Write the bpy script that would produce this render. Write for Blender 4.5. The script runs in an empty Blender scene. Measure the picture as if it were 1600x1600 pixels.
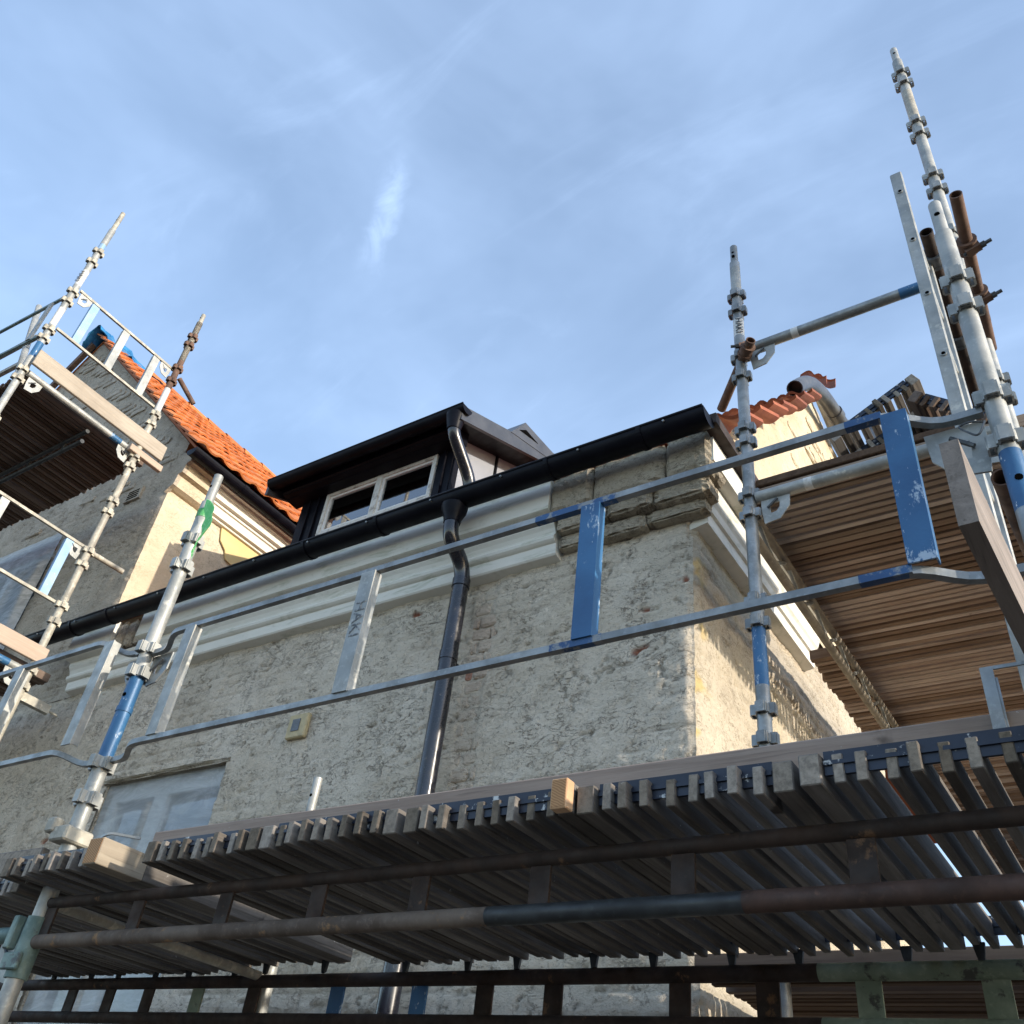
import bpy, bmesh, math, random
import numpy as np
from mathutils import Vector, Matrix

random.seed(7)
scene = bpy.context.scene
col = scene.collection
PI = math.pi

# ---------------------------------------------------------------- camera
cam_d = bpy.data.cameras.new('camera')
cam = bpy.data.objects.new('camera', cam_d)
col.objects.link(cam)
R_ = ((0.83355, -0.26279, -0.48593), (0.54137, 0.56375, 0.62377), (0.11002, -0.78302, 0.61219))
cam.matrix_world = Matrix(((R_[0][0], -R_[0][1], -R_[0][2], 0), (R_[1][0], -R_[1][1], -R_[1][2], 0),
                           (R_[2][0], -R_[2][1], -R_[2][2], 0), (0, 0, 0, 1)))
cam_d.sensor_width = 36.0
cam_d.lens = 31.87
cam_d.clip_start = 0.05
cam_d.clip_end = 2000
scene.camera = cam

# ---------------------------------------------------------------- sky and sun
SUN_EL, SUN_TURN = math.radians(17.0), math.radians(89.4)     # low sun from the right, just behind the facade plane
world = bpy.data.worlds.new('World')
scene.world = world
world.use_nodes = True
nt = world.node_tree
nt.nodes.clear()
def wn(t, **k):
    n = nt.nodes.new(t)
    for a, b in k.items():
        setattr(n, a, b)
    return n
sky = wn('ShaderNodeTexSky', sky_type='NISHITA', sun_disc=False, sun_elevation=SUN_EL, sun_rotation=SUN_TURN,
         air_density=1.0, dust_density=0.6, ozone_density=1.3)
tc = wn('ShaderNodeTexCoord')
def cloud(scale, rot, stretch, lo, hi, seed, detail=8, dist=1.2):
    mp = wn('ShaderNodeMapping')
    mp.inputs['Location'].default_value = (seed, seed * .7, -seed)
    mp.inputs['Rotation'].default_value = rot
    mp.inputs['Scale'].default_value = stretch
    nz = wn('ShaderNodeTexNoise')
    nz.inputs['Scale'].default_value = scale
    nz.inputs['Detail'].default_value = detail
    nz.inputs['Roughness'].default_value = .58
    nz.inputs['Distortion'].default_value = dist
    rp = wn('ShaderNodeMapRange')
    rp.interpolation_type = 'SMOOTHSTEP'
    rp.inputs['From Min'].default_value = lo
    rp.inputs['From Max'].default_value = hi
    nt.links.new(tc.outputs['Generated'], mp.inputs['Vector'])
    nt.links.new(mp.outputs[0], nz.inputs['Vector'])
    nt.links.new(nz.outputs['Fac'], rp.inputs['Value'])
    return rp.outputs[0]
def math_node(op, a, b):
    n = wn('ShaderNodeMath', operation=op)
    for i, v in enumerate((a, b)):
        if isinstance(v, (int, float)):
            n.inputs[i].default_value = v
        else:
            nt.links.new(v, n.inputs[i])
    return n.outputs[0]
veil = cloud(1.6, (0.3, 0.5, 0.6), (1, 1.4, 2.2), .25, .80, 3.1, 5, .5)
wisp = cloud(3.4, (0.9, 0.2, 1.1), (0.55, 2.6, 1.6), .56, .86, 8.3, 10, 1.8)
streak = cloud(2.6, (0.2, 0.9, 0.4), (0.5, 4.0, 2.4), .52, .84, 14.7, 9, 1.0)
fac = math_node('ADD', math_node('ADD', math_node('MULTIPLY', veil, .15), .11), math_node('ADD', math_node('MULTIPLY', wisp, .06), math_node('MULTIPLY', streak, .07)))
def dotn(v):
    n = wn('ShaderNodeVectorMath', operation='DOT_PRODUCT'); nt.links.new(tc.outputs['Generated'], n.inputs[0]); n.inputs[1].default_value = v
    return n.outputs['Value']
def smooth(v, a, b):
    r = wn('ShaderNodeMapRange'); r.interpolation_type = 'SMOOTHSTEP'; nt.links.new(v, r.inputs[0]); r.inputs[1].default_value = a; r.inputs[2].default_value = b
    return r.outputs[0]
# one brighter wisp of cirrus above the dormer
WC = Vector((-.4846, .3431, .8046)).normalized(); WA = Vector((.064, -.0577, .064)); WA = (WA - WC * WA.dot(WC)).normalized(); WB = WC.cross(WA)
wob = cloud(9, (0, 0, 0), (1, 1, 1), 0, 1, 21.0, 6, .8)
across = math_node('ABSOLUTE', math_node('ADD', dotn(WB), math_node('MULTIPLY', math_node('SUBTRACT', wob, .5), .045)), 0)
along = math_node('ABSOLUTE', dotn(WA), 0)
wisp1 = math_node('MULTIPLY', math_node('MULTIPLY', smooth(across, .020, .001), smooth(along, .080, .01)), cloud(14, (.4, .2, .9), (1, 1, 1), .30, .70, 33.0, 8, 1.2))
fac = math_node('ADD', fac, math_node('MULTIPLY', wisp1, .22))
fac = math_node('MINIMUM', fac, .85)
mixc = wn('ShaderNodeMix', data_type='RGBA')
nt.links.new(fac, mixc.inputs[0])
nt.links.new(sky.outputs[0], mixc.inputs[6])
mixc.inputs[7].default_value = (4.7, 6.2, 8.7, 1)
bg = wn('ShaderNodeBackground')
bg.inputs['Strength'].default_value = .15
wout = wn('ShaderNodeOutputWorld')
nt.links.new(mixc.outputs[2], bg.inputs['Color'])
nt.links.new(bg.outputs[0], wout.inputs['Surface'])

sun_d = bpy.data.lights.new('sun', 'SUN')
sun_d.energy = 2.6
sun_d.angle = math.radians(.55)
sun_d.color = (1, .90, .76)
sun = bpy.data.objects.new('sun', sun_d)
col.objects.link(sun)
to_sun = Vector((math.cos(SUN_EL) * math.sin(SUN_TURN), math.cos(SUN_EL) * math.cos(SUN_TURN), math.sin(SUN_EL)))
sun.rotation_euler = to_sun.to_track_quat('Z', 'Y').to_euler()
sun.location = (6, 2, 8)

vs = scene.view_settings
vs.view_transform = 'Standard'
vs.look = 'None'
vs.exposure = 0.98
vs.gamma = 1
vs.use_curve_mapping = False
scene.cycles.use_denoising = True
scene.cycles.max_bounces = 8

# ---------------------------------------------------------------- noise for real relief
_T = np.random.RandomState(5).rand(256, 256)
def vnoise(x, y, s=0):
    x = np.asarray(x, float) + s * 17.37; y = np.asarray(y, float) + s * 9.71
    xi = np.floor(x).astype(int); yi = np.floor(y).astype(int)
    fx = x - xi; fy = y - yi
    fx = fx * fx * (3 - 2 * fx); fy = fy * fy * (3 - 2 * fy)
    g = lambda a, b: _T[a & 255, b & 255]
    return (g(xi, yi) * (1 - fx) + g(xi + 1, yi) * fx) * (1 - fy) + (g(xi, yi + 1) * (1 - fx) + g(xi + 1, yi + 1) * fx) * fy
def fbm(x, y, s=0, o=4):
    t = 0; a = .5; n = 0
    for i in range(o):
        t = t + a * vnoise(x * 2 ** i, y * 2 ** i, s + i); n += a; a *= .5
    return t / n
def sstep(a, b, x):
    t = np.clip((x - a) / (b - a), 0, 1)
    return t * t * (3 - 2 * t)

# ---------------------------------------------------------------- materials
MATS = {}
class NB:
    """small node-building helper for one material"""
    def __init__(s, name, piece=False):
        m = bpy.data.materials.new(name); m.use_nodes = True
        MATS[name] = m; s.m = m; s.t = m.node_tree; s.t.nodes.clear()
        s.out = s.n('ShaderNodeOutputMaterial'); s.b = s.n('ShaderNodeBsdfPrincipled')
        s.l(s.b.outputs[0], s.out.inputs[0])
        c = s.n('ShaderNodeTexCoord'); s.co = c.outputs['Object']
        s.rnd = s.n('ShaderNodeObjectInfo').outputs['Random']
        if piece:
            v = s.n('ShaderNodeVectorMath'); v.operation = 'MULTIPLY_ADD'
            s.l(s.rnd, v.inputs[0]); v.inputs[1].default_value = (37, 53, 71); s.l(s.co, v.inputs[2]); s.co = v.outputs[0]
    def n(s, t): return s.t.nodes.new(t)
    def l(s, a, b): s.t.links.new(a, b)
    def noise(s, scale, detail=5, rough=.55, stretch=None, dist=0, off=0):
        nz = s.n('ShaderNodeTexNoise'); nz.inputs['Scale'].default_value = scale
        nz.inputs['Detail'].default_value = detail; nz.inputs['Roughness'].default_value = rough; nz.inputs['Distortion'].default_value = dist
        mp = s.n('ShaderNodeMapping'); s.l(s.co, mp.inputs[0])
        mp.inputs['Location'].default_value = (off, off * 1.3, off * .7)
        if stretch: mp.inputs['Scale'].default_value = stretch
        s.l(mp.outputs[0], nz.inputs['Vector'])
        return nz.outputs['Fac']
    def rng(s, v, a, b, c=0, d=1):
        r = s.n('ShaderNodeMapRange'); s.l(v, r.inputs[0]); r.interpolation_type = 'SMOOTHSTEP'
        for i, x in enumerate((a, b, c, d)): r.inputs[i + 1].default_value = x
        return r.outputs[0]
    def mix(s, f, a, b):
        x = s.n('ShaderNodeMix'); x.data_type = 'RGBA'
        for i, v in ((0, f), (6, a), (7, b)):
            if isinstance(v, tuple): x.inputs[i].default_value = (*v, 1)
            elif isinstance(v, (int, float)): x.inputs[i].default_value = v
            else: s.l(v, x.inputs[i])
        return x.outputs[2]
    def ridge(s, scale, stretch, dist, off, w):
        n_ = s.noise(scale, 6, .62, stretch, dist, off)
        a = s.n('ShaderNodeMath'); a.operation = 'SUBTRACT'; s.l(n_, a.inputs[0]); a.inputs[1].default_value = .5
        b = s.n('ShaderNodeMath'); b.operation = 'ABSOLUTE'; s.l(a.outputs[0], b.inputs[0])
        return s.rng(b.outputs[0], w, w * .25)
    def attr(s, name):
        a = s.n('ShaderNodeAttribute'); a.attribute_name = name; return a.outputs['Fac']
    def mul(s, a, b):
        m = s.n('ShaderNodeMath'); m.operation = 'MULTIPLY'
        for i, v in enumerate((a, b)):
            if isinstance(v, (int, float)): m.inputs[i].default_value = v
            else: s.l(v, m.inputs[i])
        return m.outputs[0]
    def sep(s):
        x = s.n('ShaderNodeSeparateXYZ'); s.l(s.co, x.inputs[0]); return x.outputs
    def bump(s, h, strength=.4, dist=.01):
        b = s.n('ShaderNodeBump'); b.inputs['Strength'].default_value = strength; b.inputs['Distance'].default_value = dist
        s.l(h, b.inputs['Height']); s.l(b.outputs[0], s.b.inputs['Normal'])
    def done(s, colr, rough=.6, metal=0, spec=None, coat=0):
        if isinstance(colr, tuple): s.b.inputs['Base Color'].default_value = (*colr, 1)
        else: s.l(colr, s.b.inputs['Base Color'])
        if isinstance(rough, (int, float)): s.b.inputs['Roughness'].default_value = rough
        else: s.l(rough, s.b.inputs['Roughness'])
        s.b.inputs['Metallic'].default_value = metal
        if spec is not None: s.b.inputs['Specular IOR Level'].default_value = spec
        s.b.inputs['Coat Weight'].default_value = coat
        return s.m

def m_metal(name, a, b, blot=None, metal=.35, rough=.45, blot_lo=.6, scale=9):
    k = NB(name, True)
    c = k.mix(k.rng(k.noise(scale, 6, .62), .35, .68), a, b)
    c = k.mix(k.mul(k.rng(k.noise(60, 3, .6), .55, .75), .35), c, tuple(min(1, x * 1.5) for x in b))
    if blot: c = k.mix(k.rng(k.noise(14, 6, .65, off=5), blot_lo, blot_lo + .09), c, blot)
    k.bump(k.noise(120, 3), .12, .002)
    return k.done(c, k.rng(k.noise(20, 4), .3, .7, rough - .1, rough + .15), metal)
m_metal('galvanised', (.19, .20, .20), (.33, .34, .335), (.44, .43, .39), .5, .42, .66)
m_metal('galvanised_pale', (.27, .28, .27), (.42, .42, .395), (.55, .53, .47), .3, .5, .60)
m_metal('galvanised_splashed', (.28, .265, .225), (.43, .40, .33), (.52, .48, .39), .12, .6, .52)
m_metal('galvanised_brown', (.17, .145, .115), (.27, .235, .185), (.36, .32, .26), .2, .6, .6)
m_metal('steel_dark', (.10, .11, .12), (.20, .21, .22), (.34, .33, .31), .4, .45, .68)
m_metal('steel_teal', (.10, .16, .15), (.20, .27, .25), (.09, .10, .10), .25, .55, .6)
m_metal('steel_green', (.16, .20, .14), (.26, .30, .22), (.06, .06, .05), .1, .65, .58)
m_metal('rust', (.095, .055, .04), (.175, .105, .075), (.33, .15, .06), .1, .8, .62)
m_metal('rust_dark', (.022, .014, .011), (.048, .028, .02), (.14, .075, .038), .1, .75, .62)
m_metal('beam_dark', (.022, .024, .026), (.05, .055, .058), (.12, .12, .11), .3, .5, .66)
m_metal('rust_mid', (.085, .062, .048), (.16, .125, .10), (.27, .16, .08), .1, .8, .58)
m_metal('rust_deep', (.04, .022, .016), (.085, .046, .034), (.16, .08, .05), .1, .7, .62)
m_metal('bolt', (.05, .055, .06), (.11, .115, .12), None, .6, .4)
k = NB('blue_paint', True)
c = k.mix(k.rng(k.noise(5, 5), .3, .7), (.020, .085, .20), (.038, .14, .29))
c = k.mix(k.mul(k.rng(k.noise(26, 8, .7, (1, 1, .5)), .585, .64), .8), c, (.42, .50, .58))
c = k.mix(k.rng(k.noise(55, 5, .65, (1, 1, .3), 0, 9), .655, .70), c, (.70, .74, .76))
k.bump(k.noise(30, 6, .7), .3, .004)
k.done(c, .42, .1)
k = NB('blue_worn', True)
c = k.mix(k.rng(k.noise(5, 5), .3, .7), (.022, .06, .15), (.035, .10, .22))
c = k.mix(k.rng(k.noise(13, 8, .7), .47, .55), c, (.24, .25, .25))
k.done(c, .45, .25)
k = NB('blue_pale', True)
c = k.mix(k.rng(k.noise(7, 5), .3, .7), (.20, .34, .52), (.30, .44, .60))
c = k.mix(k.rng(k.noise(40, 6, .7), .62, .7), c, (.5, .56, .6))
k.done(c, .45, .15)
k = NB('white_tape', True)
k.done(k.mix(k.rng(k.noise(30, 6, .7), .5, .7), (.62, .62, .60), (.42, .40, .36)), .5)
k = NB('lettering'); k.done((.03, .03, .032), .6)
k = NB('lettering_worn', True); k.done(k.mix(k.rng(k.noise(60, 6, .7), .45, .6), (.10, .11, .12), (.30, .31, .31)), .6)
k = NB('hole'); k.done((.004, .004, .004), .95, 0, 0)
k = NB('anthracite', True)
k.bump(k.noise(6, 3), .05, .01)
k.done(k.mix(k.rng(k.noise(9, 5), .35, .7), (.0028, .003, .006), (.006, .006, .010)), k.rng(k.noise(12, 4), .3, .7, .34, .50), 0, .12, 0)
k = NB('pipe_black', True)
k.done(k.mix(k.rng(k.noise(40, 6, .7), .58, .72), (.008, .0085, .014), (.10, .09, .08)), k.rng(k.noise(18, 5), .3, .7, .16, .36), 0, .6, .3)
k = NB('zinc_grey', True); k.done(k.mix(k.rng(k.noise(6, 4), .3, .7), (.045, .05, .06), (.075, .08, .09)), .4, .1)
k = NB('cheek_board', True); k.done(k.mix(k.rng(k.noise(3, 4), .3, .7), (.26, .28, .32), (.30, .32, .36)), .5)
k = NB('plastic_grey', True); k.done(k.mix(k.rng(k.noise(10, 5), .4, .7), (.055, .055, .06), (.10, .098, .095)), .35)
k = NB('pipe_white', True); k.done(k.mix(k.rng(k.noise(10, 5), .4, .7), (.55, .53, .48), (.4, .38, .34)), .5)

def m_wood(name, a, b, cdark, axis=1, rough=.8, sat=.5, splash=None, end=None):
    k = NB(name, True)
    st = [26, 26, 26]; st[axis] = 1.3
    g = k.noise(1, 8, .66, tuple(st), 1.2)
    st2 = [110, 110, 110]; st2[axis] = 4
    c = k.mix(k.rng(g, .34, .68), a, b)
    c = k.mix(k.rng(k.noise(1, 5, .6, tuple(st2)), .55, .8), c, cdark)
    c = k.mix(k.mul(k.rng(k.noise(2.3, 5, .6, None, 0, 4), .42, .75), sat), c, cdark)
    c = k.mix(k.rng(k.noise(9, 4, .5, (1, 1, 1), 0, 20), .70, .78), c, cdark)
    if end:      # end grain painted lighter, standing in for sky light on the ends
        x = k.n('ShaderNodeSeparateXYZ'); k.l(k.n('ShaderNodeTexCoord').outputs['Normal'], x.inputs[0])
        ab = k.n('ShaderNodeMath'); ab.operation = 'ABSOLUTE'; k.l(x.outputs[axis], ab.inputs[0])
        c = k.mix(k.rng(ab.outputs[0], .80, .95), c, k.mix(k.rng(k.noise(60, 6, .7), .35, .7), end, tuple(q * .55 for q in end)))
    if splash: c = k.mix(k.rng(k.noise(34, 6, .7, None, 0, 8), .66, .71), c, splash)
    h = k.n('ShaderNodeHueSaturation'); k.l(c, h.inputs['Color'])
    k.l(k.rng(k.rnd, 0, 1, .62, 1.34), h.inputs['Value'])
    k.l(k.rng(k.rnd, 0, 1, 1.15, .7), h.inputs['Saturation'])
    k.bump(k.noise(1, 6, .65, tuple(st2)), .35, .004)
    return k.done(h.outputs[0], rough, 0, .25)
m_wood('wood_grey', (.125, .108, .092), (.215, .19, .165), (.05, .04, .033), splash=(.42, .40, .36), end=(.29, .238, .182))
m_wood('wood_red', (.33, .22, .155), (.44, .325, .245), (.15, .095, .065))
m_wood('wood_tan', (.34, .25, .185), (.45, .35, .27), (.16, .11, .08))
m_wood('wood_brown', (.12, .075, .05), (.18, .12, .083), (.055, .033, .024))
m_wood('wood_toe', (.22, .15, .108), (.295, .212, .158), (.11, .075, .055), 0, splash=(.45, .42, .38))
m_wood('wood_plank', (.27, .215, .15), (.34, .28, .20), (.17, .13, .085), 1, sat=.45)
m_wood('wood_new', (.50, .26, .10), (.62, .36, .16), (.36, .17, .06), 1)
m_wood('wood_peach', (.36, .25, .17), (.42, .30, .21), (.28, .19, .12), 1, sat=.3)
m_wood('timber_dark', (.16, .125, .10), (.24, .19, .155), (.09, .07, .055), 1)
k = NB('wood_cut', True)
w = k.n('ShaderNodeTexWave'); w.wave_type = 'RINGS'; w.rings_direction = 'Y'; w.inputs['Scale'].default_value = 60; w.inputs['Distortion'].default_value = 3
k.l(k.co, w.inputs['Vector'])
k.done(k.mix(w.outputs['Fac'], (.30, .15, .065), (.47, .265, .12)), .8)

def m_plaster(name, a, b, dark, brick=(.30, .12, .075), stain=None, bump=.55):
    k = NB(name)
    c = k.mix(k.rng(k.noise(1.7, 7, .6), .34, .66), a, b)
    c = k.mix(k.mul(k.rng(k.noise(9, 8, .72, (1, 1, 1.6), .9, 3), .48, .72), .45), c, tuple(x * .66 for x in a))
    c = k.mix(k.mul(k.rng(k.noise(60, 6, .75, None, .6, 7), .55, .64), .7), c, dark)
    c = k.mix(k.mul(k.rng(k.noise(20, 8, .8, (1, 1, 2.2), 2.2, 17), .575, .615), .8), c, dark)
    c = k.mix(k.mul(k.rng(k.noise(7, 8, .7, (1, 1, 2.0), 1.5, 11), .60, .70), .6), c, tuple(min(1, x * 1.35) for x in b))
    cr = k.mul(k.ridge(7, (1, 1, 2.4), 1.4, 23, .014), k.rng(k.noise(5, 4, .6, None, 0, 29), .44, .60))
    cr2 = k.mul(k.ridge(15, (1, 1, 2.0), 1.0, 41, .022), k.rng(k.noise(8, 4, .6, None, 0, 37), .50, .64))
    mxx = k.n('ShaderNodeMath'); mxx.operation = 'MAXIMUM'; k.l(cr, mxx.inputs[0]); k.l(cr2, mxx.inputs[1])
    c = k.mix(k.mul(mxx.outputs[0], .8), c, tuple(x * .75 for x in dark))
    c = k.mix(k.attr('pit'), c, dark)
    c = k.mix(k.attr('chip'), c, brick)
    if stain: c = k.mix(k.mul(k.rng(k.noise(.9, 5, .6, None, 0, 31), .5, .72), .6), c, stain)
    h = k.n('ShaderNodeMath'); h.operation = 'ADD'
    k.l(k.noise(70, 6, .75), h.inputs[0]); k.l(k.mul(k.noise(19, 7, .7, (1, 1, 1.8), .8), 1.1), h.inputs[1])
    sb = k.n('ShaderNodeMath'); sb.operation = 'SUBTRACT'; k.l(h.outputs[0], sb.inputs[0]); k.l(k.mul(mxx.outputs[0], .5), sb.inputs[1])
    k.bump(sb.outputs[0], bump, .012)
    return k.done(c, .92, 0, .2)
m_plaster('plaster_grey', (.61, .535, .425), (.71, .635, .525), (.27, .228, .18), stain=(.57, .48, .37), bump=.85)
m_plaster('plaster_side', (.46, .40, .315), (.56, .50, .40), (.26, .215, .155), brick=(.56, .42, .17), stain=(.50, .43, .29))
m_plaster('plaster_gable', (.46, .395, .31), (.56, .49, .395), (.22, .185, .145), stain=(.40, .33, .25), bump=.75)
m_plaster('plaster_cream', (.56, .47, .34), (.66, .57, .42), (.40, .32, .22), stain=(.55, .45, .32), bump=.25)
m_plaster('plaster_white', (.62, .57, .48), (.74, .69, .60), (.45, .38, .28), bump=.3)
m_plaster('cornice_old', (.38, .33, .255), (.50, .44, .345), (.15, .125, .095), stain=(.44, .37, .25), bump=.7)
m_plaster('brick_grey', (.46, .40, .32), (.56, .495, .405), (.24, .205, .16))
m_plaster('brick_washed', (.52, .44, .345), (.60, .52, .42), (.24, .195, .155), stain=(.42, .31, .24))
m_plaster('brick_red', (.36, .17, .115), (.42, .235, .17), (.2, .12, .09))
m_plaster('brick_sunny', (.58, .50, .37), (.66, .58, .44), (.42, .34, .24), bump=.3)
k = NB('moulding_white')
z = k.sep()
c = k.mix(k.rng(k.noise(2.5, 6, .6, (1, 3, 3)), .35, .7), (.72, .70, .63), (.79, .77, .70))
c = k.mix(k.mul(k.rng(k.noise(3.2, 8, .68, (1.0, 2, 5), .8, 4), .50, .72), .62), c, (.36, .38, .27))
c = k.mix(k.mul(k.rng(k.noise(9, 6, .7, None, 0, 14), .58, .72), .35), c, (.50, .47, .38))
k.bump(k.noise(30, 5), .12, .006); k.done(c, .75)
k = NB('moulding_cream')
c = k.mix(k.rng(k.noise(2.5, 6), .35, .7), (.76, .72, .62), (.82, .79, .70))
k.bump(k.noise(30, 5), .1, .006); k.done(c, .75)
k = NB('yellow_wall')
k.bump(k.noise(40, 5), .15, .006)
k.done(k.mix(k.rng(k.noise(3, 6), .3, .7), (.66, .50, .22), (.70, .56, .28)), .85)
def m_tile(name, a, b, dark):
    k = NB(name, True)
    c = k.mix(k.rng(k.noise(8, 5), .3, .7), a, b)
    c = k.mix(k.mul(k.rng(k.noise(24, 6, .7, None, 0, 3), .56, .72), .6), c, dark)
    h = k.n('ShaderNodeHueSaturation'); k.l(c, h.inputs['Color']); k.l(k.rng(k.rnd, 0, 1, .78, 1.2), h.inputs['Value'])
    k.bump(k.noise(60, 4), .2, .004)
    return k.done(h.outputs[0], .75)
m_tile('tile_orange', (.46, .135, .036), (.55, .18, .05), (.33, .095, .03))
m_tile('tile_red', (.25, .062, .026), (.33, .095, .036), (.12, .04, .022))
k = NB('window_white', True); k.done(k.mix(k.rng(k.noise(20, 6, .7), .55, .72), (.74, .73, .70), (.48, .46, .41)), .5)
k = NB('window_aged', True); k.done(k.mix(k.rng(k.noise(16, 7, .7), .48, .66), (.64, .63, .58), (.34, .32, .28)), .6)
k = NB('room'); k.done((.035, .04, .045), .9)
k = NB('curtain'); k.done((.80, .82, .84), .9)
k = NB('glass')
tr = k.n('ShaderNodeBsdfTransparent'); tr.inputs[0].default_value = (.80, .84, .86, 1)
gl = k.n('ShaderNodeBsdfGlossy'); gl.inputs['Roughness'].default_value = .015
fr_ = k.n('ShaderNodeFresnel'); fr_.inputs[0].default_value = 1.55
mx = k.n('ShaderNodeMixShader'); k.l(k.rng(fr_.outputs[0], 0, 1, .30, 1.8), mx.inputs[0]); k.l(tr.outputs[0], mx.inputs[1]); k.l(gl.outputs[0], mx.inputs[2]); k.l(mx.outputs[0], k.out.inputs[0])
k = NB('plastic_film')
tr = k.n('ShaderNodeBsdfTransparent'); tr.inputs[0].default_value = (.85, .88, .90, 1)
mx = k.n('ShaderNodeMixShader')
k.l(k.rng(k.noise(2.2, 8, .7, (1.2, 1, 3.5), 1.6), .35, .72, .36, .62), mx.inputs[0])
k.l(tr.outputs[0], mx.inputs[1]); k.l(k.b.outputs[0], mx.inputs[2]); k.l(mx.outputs[0], k.out.inputs[0])
k.bump(k.noise(3, 6, .6, (1, 1, 3), 1.5), .25, .05)
k.done((.56, .58, .58), .32, 0, .5)
k = NB('tarp_blue', True); k.bump(k.noise(14, 5), .4, .02); k.done(k.mix(k.rng(k.noise(6, 4), .3, .7), (.012, .11, .28), (.03, .22, .45)), .45)
k = NB('ribbon_green', True)
tl = k.n('ShaderNodeBsdfTranslucent'); tl.inputs[0].default_value = (.34, .86, .42, 1)
mx = k.n('ShaderNodeMixShader'); mx.inputs[0].default_value = .5; k.l(k.b.outputs[0], mx.inputs[1]); k.l(tl.outputs[0], mx.inputs[2]); k.l(mx.outputs[0], k.out.inputs[0])
k.done(k.mix(k.rng(k.noise(28, 5, .6, None, 2), .50, .58), (.16, .56, .22), (.50, .74, .52)), .5)
k = NB('cover_plate', True); k.done(k.mix(k.rng(k.noise(20, 6), .4, .7), (.52, .43, .25), (.40, .33, .2)), .7)
k = NB('ground_mat'); k.bump(k.noise(20, 5), .3, .02); k.done(k.mix(k.rng(k.noise(.8, 6), .3, .7), (.055, .05, .045), (.085, .078, .07)), .95)
k = NB('backing'); k.done((.05, .045, .04), .9)

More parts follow.
